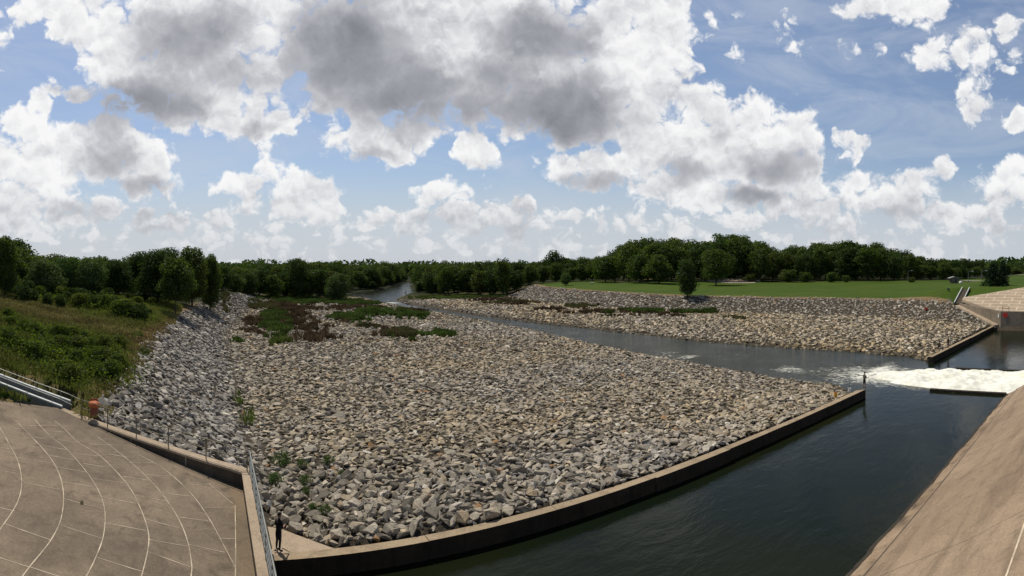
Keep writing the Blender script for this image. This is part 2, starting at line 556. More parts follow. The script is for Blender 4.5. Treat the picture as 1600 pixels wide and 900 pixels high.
M = {}
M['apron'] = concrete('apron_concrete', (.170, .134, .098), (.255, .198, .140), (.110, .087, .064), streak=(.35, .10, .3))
M['strip'] = concrete('edge_strip_concrete', (.17, .132, .09), (.22, .165, .11), (.12, .092, .064))
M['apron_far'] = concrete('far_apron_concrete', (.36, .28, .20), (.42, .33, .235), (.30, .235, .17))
M['spill'] = concrete('spillway_concrete', (.27, .198, .135), (.325, .243, .168), (.195, .145, .10), streak=(.12, .7, .4))
M['lip'] = concrete('spillway_lip_concrete', (.22, .158, .104), (.33, .245, .165), (.075, .056, .040), streak=(.5, 1.2, .5))
M['cap'] = concrete('wall_cap_concrete', (.36, .285, .20), (.43, .34, .245), (.27, .21, .15))
M['sill'] = concrete('sill_concrete', (.30, .232, .152), (.38, .295, .195), (.20, .152, .102))
M['wall'] = concrete('wall_concrete', (.22, .185, .135), (.28, .23, .17), (.15, .125, .09), streak=(1.2, 1.2, .12))
M['wet_dark'] = concrete('algae_and_shade_concrete', (.036, .030, .022), (.052, .042, .030), (.020, .018, .014), streak=(1.2, 1.2, .15))  # algae stain plus painted-in shade of the upstream sill faces
M['wall_dark'] = concrete('stained_shaded_wall_concrete', (.095, .076, .054), (.125, .100, .070), (.060, .049, .037), streak=(1.2, 1.2, .15))  # stained concrete, with the shade of the wing face painted into the colour
M['joint'] = plain('joint_sealant', (.50, .42, .31), .8, .5, 1.2)
M['joint_pale'] = plain('pale_joint_sealant', (.74, .64, .48), .8, .2, 1.5)
M['joint_and_shadow'] = plain('open_joint', (.055, .045, .035), .9)  # open joints, and the painted shadow line at the ledge step
M['galv'] = plain('galvanised_steel', (.20, .215, .215), .55, .2, 3.0, .35)
M['galv_top'] = plain('pale_coping', (.60, .62, .60), .6, .12, 3.0)
M['rail'] = plain('weathered_rail', (.17, .145, .10), .6, .2, 8.0, .3)
M['rail_pale'] = plain('pale_rail', (.30, .31, .28), .5, .2, 8.0, .4)


def stone_mat(name, use_obj):
    m, T, out = new_mat(name)
    if use_obj:
        oi = T.n('ShaderNodeObjectInfo')
        rnd = oi.outputs['Random']
        base = T.ramp(rnd, [(0, (.16, .142, .115)), (.3, (.27, .24, .19)), (.6, (.36, .32, .255)), (.85, (.46, .41, .33)), (.96, (.34, .27, .18)), (1, (.21, .182, .145))])
        p = T.n('ShaderNodeTexCoord').outputs['Object']
    else:
        base = T.n('ShaderNodeVertexColor', layer_name='col').outputs[0]
        p = gpos(T)
    a = T.noise(p, 2.2, 6, .65, .3)
    b = T.noise(p, 11, 5, .65)
    f = T.math('MULTIPLY', T.mr(a, .3, .7, .72, 1.22), T.mr(b, .3, .7, .84, 1.16))
    c = T.vmath('MULTIPLY', base, T.n('ShaderNodeCombineXYZ', {0: f, 1: f, 2: f}).outputs[0])
    pbsdf(T, out, c, .92, T.math('ADD', a, T.math('MULTIPLY', b, .5)), .7, .09, .15)
    return m


M['stone'] = stone_mat('riprap_rock', False)
M['boulder'] = stone_mat('boulder_rock', True)


def leaf_mat(name, c1, c2, c3, objvar=True, trans=.3, noise_scale=.35):
    m, T, out = new_mat(name)
    p = gpos(T)
    nz = T.noise(p, noise_scale, 4, .6)
    isl = T.n('ShaderNodeNewGeometry').outputs['Random Per Island']
    c = T.mix(T.ss(nz, .32, .68), c1, c2)
    if objvar:
        rnd = T.n('ShaderNodeObjectInfo').outputs['Random']
        c = T.mix(T.math('MULTIPLY', rnd, .7), c, c3)
    f = T.mr(isl, 0, 1, .6, 1.4)
    c = T.vmath('MULTIPLY', c, T.n('ShaderNodeCombineXYZ', {0: f, 1: f, 2: f}).outputs[0])
    d = T.n('ShaderNodeBsdfDiffuse', {'Color': c, 'Roughness': .5})
    t = T.n('ShaderNodeBsdfTranslucent', {'Color': T.vmath('MULTIPLY', c, (1.1, 1.25, .5))})
    g = T.n('ShaderNodeBsdfGlossy', {'Roughness': .5, 'Color': (.6, .7, .6, 1)})
    mx = T.n('ShaderNodeMixShader', {0: trans, 1: d.outputs[0], 2: t.outputs[0]})
    mx2 = T.n('ShaderNodeMixShader', {0: .015, 1: mx.outputs[0], 2: g.outputs[0]})
    T.set(out.inputs[0], mx2.outputs[0])
    return m


M['leaf'] = leaf_mat('tree_leaves', (.055, .090, .020), (.088, .126, .030), (.100, .112, .030), trans=.46)
M['leaf_dark'] = leaf_mat('dark_tree_leaves', (.036, .064, .017), (.062, .094, .024), (.056, .080, .022), trans=.38)
M['leaf_pale'] = leaf_mat('pale_tree_leaves', (.075, .130, .036), (.100, .155, .046), (.105, .130, .046), trans=.3)
M['needle'] = leaf_mat('pine_needles', (.020, .042, .022), (.030, .056, .026), (.022, .044, .020), trans=.1)
M['shrub'] = leaf_mat('shrub_leaves', (.068, .102, .018), (.110, .145, .028), (.125, .140, .034), trans=.48, noise_scale=.6)
M['bark'] = plain('bark', (.07, .055, .042), .9, .35, 4.0)


def blade_mat(name):
    m, T, out = new_mat(name)
    c = T.n('ShaderNodeVertexColor', layer_name='col').outputs[0]
    d = T.n('ShaderNodeBsdfDiffuse', {'Color': c})
    t = T.n('ShaderNodeBsdfTranslucent', {'Color': c})
    mx = T.n('ShaderNodeMixShader', {0: .3, 1: d.outputs[0], 2: t.outputs[0]})
    T.set(out.inputs[0], mx.outputs[0])
    return m


M['blade'] = blade_mat('grass_blades')


def ground_mat():
    m, T, out = new_mat('ground')
    p = gpos(T)
    z = T.n('ShaderNodeVertexColor', layer_name='zone')
    s = T.n('ShaderNodeSeparateColor', {0: z.outputs[0]})
    lawn, meadow, rock = s.outputs[0], s.outputs[1], s.outputs[2]
    n1, n2, n3 = T.noise(p, .07, 6, .6), T.noise(p, .6, 5, .65), T.noise(p, 4, 4, .7)
    forest = T.mix(n2, (.016, .024, .008), (.032, .036, .014))
    gr = T.mix(T.ss(n1, .35, .65), (.042, .082, .007), (.062, .100, .011))
    gr = T.mix(T.math('MULTIPLY', T.ss(n2, .45, .75), .6), gr, (.056, .078, .018))
    gr = T.mix(T.math('MULTIPLY', T.ss(n3, .5, .8), .35), gr, (.028, .055, .010))
    md = T.mix(T.ss(n2, .35, .65), (.062, .072, .018), (.15, .115, .052))
    rk = T.mix(T.ss(n3, .35, .7), (.042, .035, .026), (.10, .083, .060))
    nz = T.math('MULTIPLY', T.math('SUBTRACT', n2, .5), .9)
    gr = T.mix(T.math('MULTIPLY', T.ss(T.noise(p, .22, 5, .65, 1.0), .50, .70), .5), gr, (.090, .098, .026))
    fl = lambda x: T.ss(T.math('ADD', x, nz), .35, .65)
    c = T.mix(fl(meadow), forest, md)
    c = T.mix(fl(lawn), c, gr)
    c = T.mix(fl(rock), c, rk)
    # dry bare edge between lawn and riprap
    edge = T.math('MULTIPLY', T.ss(T.n('ShaderNodeAttribute', attribute_name='dry').outputs['Fac'], .3, .8), T.mr(n2, .3, .6, .5, 1))
    c = T.mix(edge, c, (.23, .155, .085))
    pbsdf(T, out, c, .95, T.math('ADD', n2, T.math('MULTIPLY', n3, .5)), .8, .25, .1)
    return m


M['ground'] = ground_mat()


def water_mat():
    m, T, out = new_mat('water')
    p = gpos(T)
    foam = T.n('ShaderNodeAttribute', attribute_name='foam').outputs['Fac']
    chop = T.n('ShaderNodeAttribute', attribute_name='chop').outputs['Fac']
    warp = T.vmath('MULTIPLY_ADD', T.noise(p, .25, 3, .5, out=1), (2.2, 2.2, 0), p)
    w1 = T.noise(T.vmath('MULTIPLY', warp, (.55, 1.5, 1)), .95, 5, .55)
    w2 = T.noise(T.vmath('MULTIPLY', warp, (1.0, 1.6, 1)), 4.2, 4, .55)
    w3 = T.noise(T.vmath('MULTIPLY', p, (1.0, .8, 1)), 1.7, 6, .68, .8)
    h = T.math('ADD', T.math('MULTIPLY', w1, 1.0), T.math('MULTIPLY', w2, .18))
    h = T.math('ADD', T.math('MULTIPLY', h, T.mr(chop, 0, 1, .42, .6)), T.math('MULTIPLY', w3, T.math('MULTIPLY', chop, 1.5)))
    patch = T.mr(T.noise(p, .09, 4, .6), .3, .7, .35, 1.15)
    h = T.math('MULTIPLY', h, patch)
    bn = T.n('ShaderNodeBump', {'Height': h, 'Strength': .6, 'Distance': .16})
    deep = T.mix(T.ss(T.noise(p, .05, 3, .5), .3, .7), (.005, .009, .005), (.012, .014, .005))
    deep = T.mix(T.math('MULTIPLY', chop, .85), deep, (.034, .040, .033))
    b = T.n('ShaderNodeBsdfPrincipled', {'Base Color': deep, 'Roughness': .08, 'IOR': 1.33, 'Specular IOR Level': .10, 'Normal': bn.outputs[0]})
    fn = T.noise(T.vmath('MULTIPLY', p, (1.5, .55, 1)), 1.3, 8, .72, 1.5)
    fm = T.ss(T.math('ADD', fn, T.math('MULTIPLY', foam, .50)), .84, 1.06)
    fb = T.n('ShaderNodeBsdfDiffuse', {'Color': (.74, .74, .66, 1), 'Normal': bn.outputs[0]})
    mx = T.n('ShaderNodeMixShader', {0: fm, 1: b.outputs[0], 2: fb.outputs[0]})
    T.set(out.inputs[0], mx.outputs[0])
    return m


M['water'] = water_mat()


# ------------------------------------------------------------------ ground sheet
def axis(lo, hi, a, b, step, far_lo, far_hi, k=1.22):
    mid = list(np.arange(a, b + 1e-6, step))
    l, s = [], step
    x = a
    while x > far_lo:
        s *= k
        x -= s
        l.append(x)
    r, s = [], step
    x = b
    while x < far_hi:
        s *= k
        x += s
        r.append(x)
    return np.array(l[::-1] + mid + r)


U = axis(0, 0, -48, 170, 1.25, -7000, 8000)
V = axis(0, 0, -12, 300, 1.4, -6000, 8000)
gu, gv = np.meshgrid(U, V)
gz = terr(gu, gv)
fr = np.hypot(gu, gv)
gz = np.where(fr > 900, gz * np.clip(1 - (fr - 900) / 3000, .3, 1), gz)
crestz = np.where(gv < 4, sstep(gv, 4, -14) * 9.5, 0) * np.where((gu > 2) & (gu < 122), 0, 1)
gz = np.minimum(gz + crestz, 12.6 + 0 * gz)
nu, nv = len(U), len(V)
idx = np.arange(nu * nv).reshape(nv, nu)
faces = np.stack([idx[:-1, :-1].ravel(), idx[:-1, 1:].ravel(), idx[1:, 1:].ravel(), idx[1:, :-1].ravel()], 1)
lt, lb, rt, rb, wl, wr = ip(LT, gv), ip(LB, gv), ip(RT, gv), ip(RB, gv), ip(WL, gv), ip(WR, gv)
rockz = sstep(gu, lb - .8, lb + .8) * sstep(gu, rb + .5, rb - .9) * sstep(gv, 235, 205)
lawnz = sstep(gu, rb - .5, rb + .7) * sstep(gv, 262, 235)
tree_u = np.interp(gv, [0, 60, 86, 155, 197, 236, 260], [330, 300, 235, 186, 166, 162, 150])
lawnz = lawnz * sstep(gu, tree_u + 25, tree_u + 8)
meadz = np.maximum(sstep(gu, lb + .8, lb - .8) * sstep(gv, 125, 105), sstep(gv, 200, 215) * sstep(gv, 262, 240) * .45)
ground = link('ground', mesh_np('ground', np.stack([gu, gv, gz], -1).reshape(-1, 3), faces, M['ground'], True,
                               np.stack([lawnz, meadz, rockz], -1).reshape(-1, 3), 'zone'))
dry = (np.exp(-((gu - rb - .9) / 1.7) ** 2) * 1.2 * sstep(gv, 235, 215) * sstep(gv, 36, 42)
       + np.exp(-((gu - lb + .8) / 1.5) ** 2) * .9 * sstep(gv, 36, 42) * sstep(gv, 150, 120)).astype(np.float32)
a = ground.data.attributes.new('dry', 'FLOAT', 'POINT')
a.data.foreach_set('value', dry.ravel())
tag(ground, kind='structure')

# ------------------------------------------------------------------ water
WU = np.concatenate([np.arange(2.02, 122.0, .75), np.array([121.98]), np.arange(124, 340, 4.0)])
WV = np.concatenate([np.arange(9, 110, .75), np.arange(110, 300, 1.5), np.arange(300, 700, 6.0)])
wu, wv = np.meshgrid(WU, WV)
keepv = (wv > 28) | (wu < 122)
idx = np.arange(wu.size).reshape(wu.shape)
fc = np.stack([idx[:-1, :-1].ravel(), idx[:-1, 1:].ravel(), idx[1:, 1:].ravel(), idx[1:, :-1].ravel()], 1)
ct = (wu[:-1, :-1].ravel(), wv[:-1, :-1].ravel())
inside = (ct[0] > ip(WL, ct[1]) - 6) & (ct[0] < ip(WR, ct[1]) + 6) & ((ct[1] > 24.8) | (ct[0] < 121.9))
fc = fc[inside]
used = np.unique(fc)
remap = np.zeros(wu.size, int)
remap[used] = np.arange(len(used))
pts = np.stack([wu, wv, np.zeros_like(wu)], -1).reshape(-1, 3)[used]
water = link('water', mesh_np('water', pts, remap[fc], M['water'], True))
uu, vv = pts[:, 0], pts[:, 1]
n = fbm(uu / 6, vv / 6, 4)
jet = np.exp(-((uu - 68.3) / (8.2 + np.maximum(vv - 25, 0) * .22)) ** 2) * sstep(vv, 12, 20) * (1 - .86 * sstep(vv, 26, 52))
foam = jet * 1.05
foam += .34 * np.exp(-((uu - 66) / 5) ** 2 - ((vv - 60) / 9) ** 2) * sstep(n, .4, .65)
foam += .40 * np.exp(-((uu - 70) / 7) ** 2 - ((vv - 48) / 8) ** 2) * sstep(n, .42, .6)
foam += .45 * np.exp(-((uu - 66) / 3) ** 2 - ((vv - 118) / 10) ** 2)
foam += .80 * np.exp(-((uu - 66) / 3.5) ** 2 - ((vv - 202) / 7) ** 2) + .45 * np.exp(-((uu - 66.5) / 3) ** 2 - ((vv - 180) / 14) ** 2)
foam += .30 * sstep(vv, 28, 32) * sstep(vv, 190, 150) * sstep(n, .5, .7)
chop = sstep(vv + (fbm(uu / 8, vv / 8, 3) - .5) * 8 - np.abs(uu - 70) * .18, 22, 34) * (1 - .35 * sstep(vv, 208, 226))
for nm, arr in (('foam', foam), ('chop', chop)):
    a = water.data.attributes.new(nm, 'FLOAT', 'POINT')
    a.data.foreach_set('value', np.clip(arr, 0, 2).astype(np.float32))
tag(water, kind='structure')

# churning white water below the outlet
fu, fv = np.meshgrid(np.arange(62.3, 76.6, .16), np.arange(8.6, 37, .16))
cx = 68.6 - .05 * np.maximum(fv - 22, 0)
half = np.where(fv < 20, 6.0, 6.0 - (fv - 20) * .26)
env = sstep(np.abs(fu - cx), half + .4, half - 1.6)
n1 = fbm(fu * .9, fv * .55, 5)
n2 = fbm(fu * 2.6 + 9, fv * 1.4 + 4, 4)
prof = np.interp(fv, [8.6, 11, 14, 18, 24, 29, 37], [1.25, 1.05, .55, .75, .62, .34, .0])
fz = -.18 + env * (prof + (n1 - .5) * 1.0 * sstep(fv, 10, 15) + (n2 - .5) * .28 * sstep(fv, 10, 15)) - .55 * sstep(fv, 24, 37) * (1 - n1)
idx = np.arange(fu.size).reshape(fu.shape)
fc = np.stack([idx[:-1, :-1].ravel(), idx[:-1, 1:].ravel(), idx[1:, 1:].ravel(), idx[1:, :-1].ravel()], 1)
m, T, out = new_mat('white_water')
p = gpos(T)
nz = T.noise(T.vmath('MULTIPLY', p, (1, .4, 1)), 2.2, 7, .7, .6)
c = T.mix(T.ss(nz, .36, .60), (.70, .71, .62), (.92, .91, .82))
c = T.mix(T.math('MULTIPLY', T.ss(T.noise(T.vmath('MULTIPLY', p, (1, .4, 1)), .5, 5, .6), .52, .7), .4), c, (.72, .69, .42))
pbsdf(T, out, c, .7, nz, .3, .08, .3)
ww = link('white_water', mesh_np('white_water', np.stack([fu, fv, fz], -1).reshape(-1, 3), fc, m, True))
tag(ww, kind='stuff', label='foaming white water boiling out of the outlet between the low divider walls')

# ------------------------------------------------------------------ concrete works
SILLZ = .9


def sill(name, u0, u1, label, tip=None):
    t = thing(name, label, 'sill', (u0, 26.5, 0))
    bm = bmesh.new()
    edges = [u0]
    while edges[-1] + 9.5 < u1:
        edges.append(edges[-1] + 7.5)
    edges.append(u1)
    r = random.Random(5)
    for i in range(len(edges) - 1):
        a, b = edges[i] + .015, edges[i + 1] - .015
        dv = r.uniform(-.05, .05)
        poly = [(a, 26.0 + dv), (b, 26.0 + dv), (b, 26.66), (a, 26.66)]
        if tip == 'end' and i == len(edges) - 2:
            poly = [(a, 26.0 + dv), (b + .6, 26.0), (b - .3, 26.66), (a, 26.66)]
        prism(bm, [(p[0] - u0, p[1] - 26.5) for p in poly], -2.5, SILLZ + r.uniform(-.015, .015))
    o = bm_obj('sill_beam', bm, [M['sill'], M['wet_dark']], t, bevel=.03)
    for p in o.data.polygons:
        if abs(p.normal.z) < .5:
            p.material_index = 1  # upright faces carry the dark mix of algae and painted shade
    return t


sill('end_sill', 2.9, 55.6, 'long tan concrete end sill between the big near riprap and the dark basin', 'end')
sill('end_sill', 79.2, 121.9, 'distant tan concrete end sill below the far riprap slope', None)

# pad beside the wall where the first angler stands
bm = bmesh.new()
prism(bm, [(2.1, 26.70), (5.9, 26.70), (3.7, 29.1), (2.1, 30.0)], -.5, .86)
t = bm_obj('concrete_pad', bm, M['cap'], None, bevel=.02)
tag(t, 'small tan concrete pad in the corner between basin wall and near end sill', 'pad')

# near basin side wall + wing wall (one L-shaped wall)
wall = thing('training_wall', 'near concrete training wall with pale coping around the joint-lined apron', 'wall', (1.45, 28, 0))
WX, WY = 1.45, 28.0
bm = bmesh.new()
prism(bm, [(1.6 - WX, -9 - WY), (2.0 - WX, -9 - WY), (2.0 - WX, 28.56 - WY), (1.6 - WX, 28.28 - WY)], -2.5, 4.02)
bm_obj('side_wall', bm, M['wall'], wall)
bm = bmesh.new()
prism(bm, [(1.54 - WX, -9 - WY), (2.06 - WX, -9 - WY), (2.06 - WX, 28.62 - WY), (1.54 - WX, 28.25 - WY)], 4.023, 4.13)
bm_obj('side_coping', bm, M['cap'], wall, bevel=.02)
WA, WB = Vector((2.06, 28.62)), Vector((-9.0, 34.6))          # wing wall outer line, and its ends


def wing_z(s):
    return 4.13 + (5.42 - 4.13) * s


wn = Vector((-(WB - WA).y, (WB - WA).x)).normalized()          # towards downstream is -wn here
if wn.y > 0:
    wn = -wn
bm = bmesh.new()
N = 14
ring = []
for i in range(N + 1):
    s = i / N
    o = WA + (WB - WA) * s
    inn = o + wn * .5
    if i == 0:
        inn = Vector((1.58, 28.30)); o = Vector((2.0, 28.59))
    zt = wing_z(s) - .115
    ring.append([bm.verts.new((q.x - WX, q.y - WY, z)) for q, z in ((o, -.8 + 4.5 * s), (o, zt), (inn, zt), (inn, -.8 + 4.5 * s))])
for i in range(N):
    for k in range(4):
        bm.faces.new((ring[i][k], ring[i][(k + 1) % 4], ring[i + 1][(k + 1) % 4], ring[i + 1][k]))
bm.faces.new(ring[0]); bm.faces.new(ring[-1])
bm_obj('wing_wall', bm, M['wall_dark'], wall)
bm = bmesh.new()
ring = []
for i in range(N + 1):
    s = i / N
    o = WA + (WB - WA) * s - wn * .03
    inn = WA + (WB - WA) * s + wn * .56
    if i == 0:
        inn = Vector((1.54, 28.27)); o = Vector((2.06, 28.65))
    zt = wing_z(s)
    ring.append([bm.verts.new((q.x - WX, q.y - WY, z)) for q, z in ((o, zt - .11), (o, zt + .003), (inn, zt + .003), (inn, zt - .11))])
for i in range(N):
    for k in range(4):
        bm.faces.new((ring[i][k], ring[i][(k + 1) % 4], ring[i + 1][(k + 1) % 4], ring[i + 1][k]))
bm.faces.new(ring[0]); bm.faces.new(ring[-1])
bm_obj('wing_coping', bm, M['cap'], wall)
bm = bmesh.new()
for s in (.28, .56, .80):
    q = WA + (WB - WA) * s + wn * .505
    box(bm, (q.x - WX, q.y - WY, wing_z(s) - .62), (.035, .02, 1.0), math.atan2((WB - WA).y, (WB - WA).x))
bm_obj('wall_joint', bm, M['joint'], wall)


# sloped apron with sealed joints
def ray_plane(px, py, fn):
    a = (px - 800) / F + YAW
    su, sv, k = math.sin(a), math.cos(a), (py - HOR) / F
    lo, hi = 3.0, 400.0
    for _ in range(60):
        d = (lo + hi) / 2
        if CAMZ - k * d > float(fn(su * d, sv * d)):
            lo = d
        else:
            hi = d
    return Vector((su * d, sv * d, float(fn(su * d, sv * d))))


def strip(bm, pts, w, fn, dz):
    """flat ribbon on a surface z = fn(u, v)"""
    vs = []
    for i, p in enumerate(pts):
        t = (pts[min(i + 1, len(pts) - 1)] - pts[max(i - 1, 0)])
        t = Vector((t.x, t.y)).normalized()
        nn = Vector((-t.y, t.x)) * w * .5 * random.uniform(.75, 1.25)
        row = []
        for sgn in (-1, 1):
            x, y = p.x + nn.x * sgn, p.y + nn.y * sgn
            row.append(bm.verts.new((x, y, float(fn(x, y)) + dz)))
        vs.append(row)
    for i in range(len(vs) - 1):
        bm.faces.new((vs[i][0], vs[i + 1][0], vs[i + 1][1], vs[i][1]))


def smooth_line(pts, n=6):
    out = []
    for i in range(len(pts) - 1):
        p0, p1, p2, p3 = pts[max(i - 1, 0)], pts[i], pts[i + 1], pts[min(i + 2, len(pts) - 1)]
        for k in range(n):
            t = k / n
            out.append(.5 * ((2 * p1) + (p2 - p0) * t + (2 * p0 - 5 * p1 + 4 * p2 - p3) * t * t + (3 * p1 - p0 - 3 * p2 + p3) * t ** 3))
    out.append(pts[-1])
    return out


apron = thing('concrete_apron', 'near sloping concrete apron in curved slabs with white joint lines', 'slope paving', (-3, 20, 3.3))
off = Vector((-3, 20, 3.3))
bm = bmesh.new()
poly = [(1.58, -6), (1.58, 28.18), (WB.x + wn.x * .58, WB.y + wn.y * .58), (-12.9, 32.1), (-24, 26), (-24, -6)]
lo = [bm.verts.new((p[0] + 3, p[1] - 20, float(plane_l(*p)) - 3.3 - .5)) for p in poly]
hi = [bm.verts.new((p[0] + 3, p[1] - 20, float(plane_l(*p)) - 3.3)) for p in poly]
bm.faces.new(hi); bm.faces.new(lo[::-1])
for i in range(len(poly)):
    bm.faces.new((lo[i], lo[(i + 1) % len(poly)], hi[(i + 1) % len(poly)], hi[i]))
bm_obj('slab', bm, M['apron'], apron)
CURVES = [
    [(-60, 180), (0, 250), (40, 320), (80, 400), (95, 490), (75, 580), (0, 695), (-60, 770)],
    [(68, 215), (130, 280), (205, 360), (255, 440), (278, 530), (270, 640), (225, 740), (130, 860), (70, 940), (0, 1020)],
    [(155, 215), (215, 280), (290, 340), (370, 430), (430, 520), (460, 610), (455, 720), (420, 820), (380, 900), (320, 1000)],
    [(240, 218), (280, 250), (340, 310), (430, 365), (510, 440), (575, 520), (620, 610), (650, 700), (652, 770), (625, 890), (590, 1000)],
    [(430, 290), (500, 340), (580, 405), (660, 480), (720, 550), (785, 650), (825, 750), (842, 850), (840, 900), (830, 1010)],
    [(605, 365), (690, 410), (770, 470), (850, 550), (920, 650), (975, 750), (1035, 865)],
    [(920, 495), (1025, 585)], [(1033, 590), (1035, 740), (1035, 870), (1030, 1000)]]
CROSS = [((80, 380), (225, 403)), ((108, 490), (262, 520)), ((20, 670), (222, 742)), ((0, 600), (65, 615)), ((45, 320), (170, 335)), ((0, 245), (100, 255)), ((0, 335), (55, 345)), ((0, 435), (85, 452)), ((0, 820), (130, 862)),
         ((115, 280), (200, 300)), ((175, 325), (290, 345)), ((210, 368), (325, 390)), ((245, 420), (385, 445)), ((265, 483), (415, 510)), ((283, 560), (450, 608)), ((262, 675), (447, 735)), ((130, 860), (300, 915)),
         ((320, 360), (430, 372)), ((365, 405), (480, 425)), ((410, 472), (550, 493)), ((440, 552), (600, 582)), ((465, 667), (640, 700)), ((425, 818), (622, 880)), ((200, 262), (280, 268)), ((250, 300), (350, 315)),
         ((390, 320), (520, 325)), ((480, 365), (560, 378)), ((540, 462), (655, 480)), ((590, 545), (727, 570)), ((640, 650), (790, 690)), ((655, 740), (825, 770)), ((650, 793), (835, 860)),
         ((500, 355), (610, 357)), ((570, 403), (680, 403)), ((640, 455), (760, 460)), ((715, 535), (845, 550)), ((778, 640), (915, 658)), ((830, 762), (990, 797)),
         ((815, 500), (925, 495)), ((900, 600), (1027, 597)), ((970, 735), (1035, 737)), ((180, 240), (260, 240)), ((100, 238), (180, 240))]
bm = bmesh.new()
ev = [bm.verts.new((u_ + 3, v_ - 20, float(plane_l(u_, v_)) - 3.3 + .005)) for u_, v_ in ((.98, -6), (1.57, -6), (1.57, 28.12), (1.0, 28.42))]
bm.faces.new(ev)
bm_obj('edge_strip', bm, M['strip'], apron)
bm = bmesh.new()
fnl = lambda x, y: plane_l(x - 3 + 0, y) - 3.3 if False else plane_l(x - 3, y) - 3.3
for cset, w in ((CURVES, .036), (CROSS, .031)):
    for c in cset:
        pts = [ray_plane(x / 2.812, 580 + y / 2.812, plane_l) for x, y in c]
        pts = [Vector((p.x + 3, p.y - 20, 0)) for p in pts]
        pts = smooth_line(pts, 7)
        strip(bm, pts, w, fnl, .009 if w > .03 else .013)
bm_obj('joint_sealant', bm, M['joint'], apron)

# railings
def railing(name, label, pts, heights, n_rails=(1.02, .55), r=.026, mat='rail', rail_mat=None):
    o = Vector(pts[0])
    t = thing(name, label, 'railing', o)
    for p in pts:
        p = Vector(p) - o
        bm = bmesh.new()
        tube(bm, [p - Vector((0, 0, .02)), p + Vector((0, 0, heights))], r * 1.15, 8)
        bm_obj('post', bm, M[mat], t)
    for h in n_rails:
        bm = bmesh.new()
        tube(bm, [Vector(p) - o + Vector((0, 0, h)) for p in pts], r, 8)
        bm_obj('rail', bm, M[rail_mat or mat], t)
    return t


def on_wing(px):
    best = None
    for i in range(2001):
        s = i / 2000
        q = WA + (WB - WA) * s + wn * .22
        a = math.atan2(q.x, q.y) - YAW
        e = abs(a * F + 800 - px)
        if best is None or e < best[0]:
            best = (e, (q.x, q.y, wing_z(s)))
    return best[1]


railing('pipe_railing', 'thin weathered pipe railing on top of the angled wing wall', [on_wing(x) for x in (128, 168, 213, 263, 322, 386)], 1.03, (1.0, .52))
railing('pipe_railing', 'pale pipe railing along the basin side of the near wall coping', [(1.93, y, 4.135) for y in np.arange(28.3, 6, -2.1)], 1.05, (1.04, .78, .52, .26), .03, 'rail_pale')

# spillway slope below the camera, with its ledge at the waterline
def spillway(u0, u1, label):
    t = thing('spillway', label, 'spillway', (u0, 11.5, 0))
    k = .56
    bm = bmesh.new()
    prof = [(13.0, -2.5), (12.0, -.12), (11.95, .08), (11.62, .22), (10.75, .62)]
    n = int((u1 - u0) / .5)
    r = np.random.default_rng(4)
    rows = []
    for i in range(n + 1):
        x = (u1 - u0) * i / n
        jag = (fbm(np.array([x * .9]), np.array([3.3]), 4)[0] - .5) * .32
        rows.append([bm.verts.new((x, pv - 11.5 + (jag if j in (1, 2, 3) else 0), pz)) for j, (pv, pz) in enumerate(prof)])
    for i in range(n):
        for j in range(len(prof) - 1):
            bm.faces.new((rows[i][j], rows[i + 1][j], rows[i + 1][j + 1], rows[i][j + 1]))
    o = bm_obj('toe_ledge', bm, [M['lip'], M['wet_dark']], t)
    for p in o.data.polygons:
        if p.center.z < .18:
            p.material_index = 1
    bm = bmesh.new()
    prof = [(10.75, .62), (10.72, .74)] + [(v, .74 + k * (10.72 - v)) for v in np.linspace(9.5, -1, 12)] + [(-4, 8.4), (-7, 8.9), (-9, 8.9), (-9, -2.5), (10.75, -2.5)]
    a = [bm.verts.new((0, v - 11.5, z)) for v, z in prof]
    b = [bm.verts.new((u1 - u0, v - 11.5, z)) for v, z in prof]
    m = len(prof)
    for j in range(m):
        bm.faces.new((a[j], b[j], b[(j + 1) % m], a[(j + 1) % m]))
    bm.faces.new(a); bm.faces.new(b[::-1])
    bm_obj('slope_face', bm, M['spill'], t)
    bm = bmesh.new()
    sf = lambda x, y: .74 + k * (10.72 - (y + 11.5))
    strip(bm, [Vector((x, 3.3 - 11.5, 0)) for x in np.arange(.2, u1 - u0 - .2, 1.0)], .085, sf, .006)
    bm_obj('joint_sealant', bm, M['joint'], t)
    bm = bmesh.new()
    strip(bm, [Vector((x, 10.60 - 11.5, 0)) for x in np.arange(.1, u1 - u0 - .1, .5)], .09, sf, .006)  # flat dark strip painted in as the shadow line of the step
    bm_obj('step_shadow_line', bm, M['joint_and_shadow'], t)
    for x in np.arange(9, u1 - u0, 11.0):
        pts = [Vector((x + (fbm(np.array([y * .7]), np.array([x]), 3)[0] - .5) * .5, y - 11.5, 0)) for y in np.arange(10.6, 2, -.4)]
        bm = bmesh.new()
        strip(bm, pts, .022, sf, .005)
        bm_obj('open_joint', bm, M['joint_and_shadow'], t)
    return t


spillway(2.1, 62.0, 'broad sun-bleached concrete spillway slope in the right foreground')
spillway(75.6, 121.9, 'farther concrete spillway slope past the outlet')
# outlet structure between the two slopes, divider walls
bm = bmesh.new()
prism(bm, [(62.02, -9), (75.58, -9), (75.58, 8.4), (62.02, 8.4)], -2.5, .35)
o = bm_obj('outlet_floor', bm, M['wall'], None)
tag(o, 'concrete outlet floor from which the white water pours', 'outlet')
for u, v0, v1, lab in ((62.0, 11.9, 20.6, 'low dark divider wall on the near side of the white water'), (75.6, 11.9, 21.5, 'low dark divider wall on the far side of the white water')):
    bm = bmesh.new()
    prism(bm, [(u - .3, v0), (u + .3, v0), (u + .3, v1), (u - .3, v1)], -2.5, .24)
    tag(bm_obj('divider_wall', bm, M['wet_dark'], None, bevel=.03), lab, 'wall')

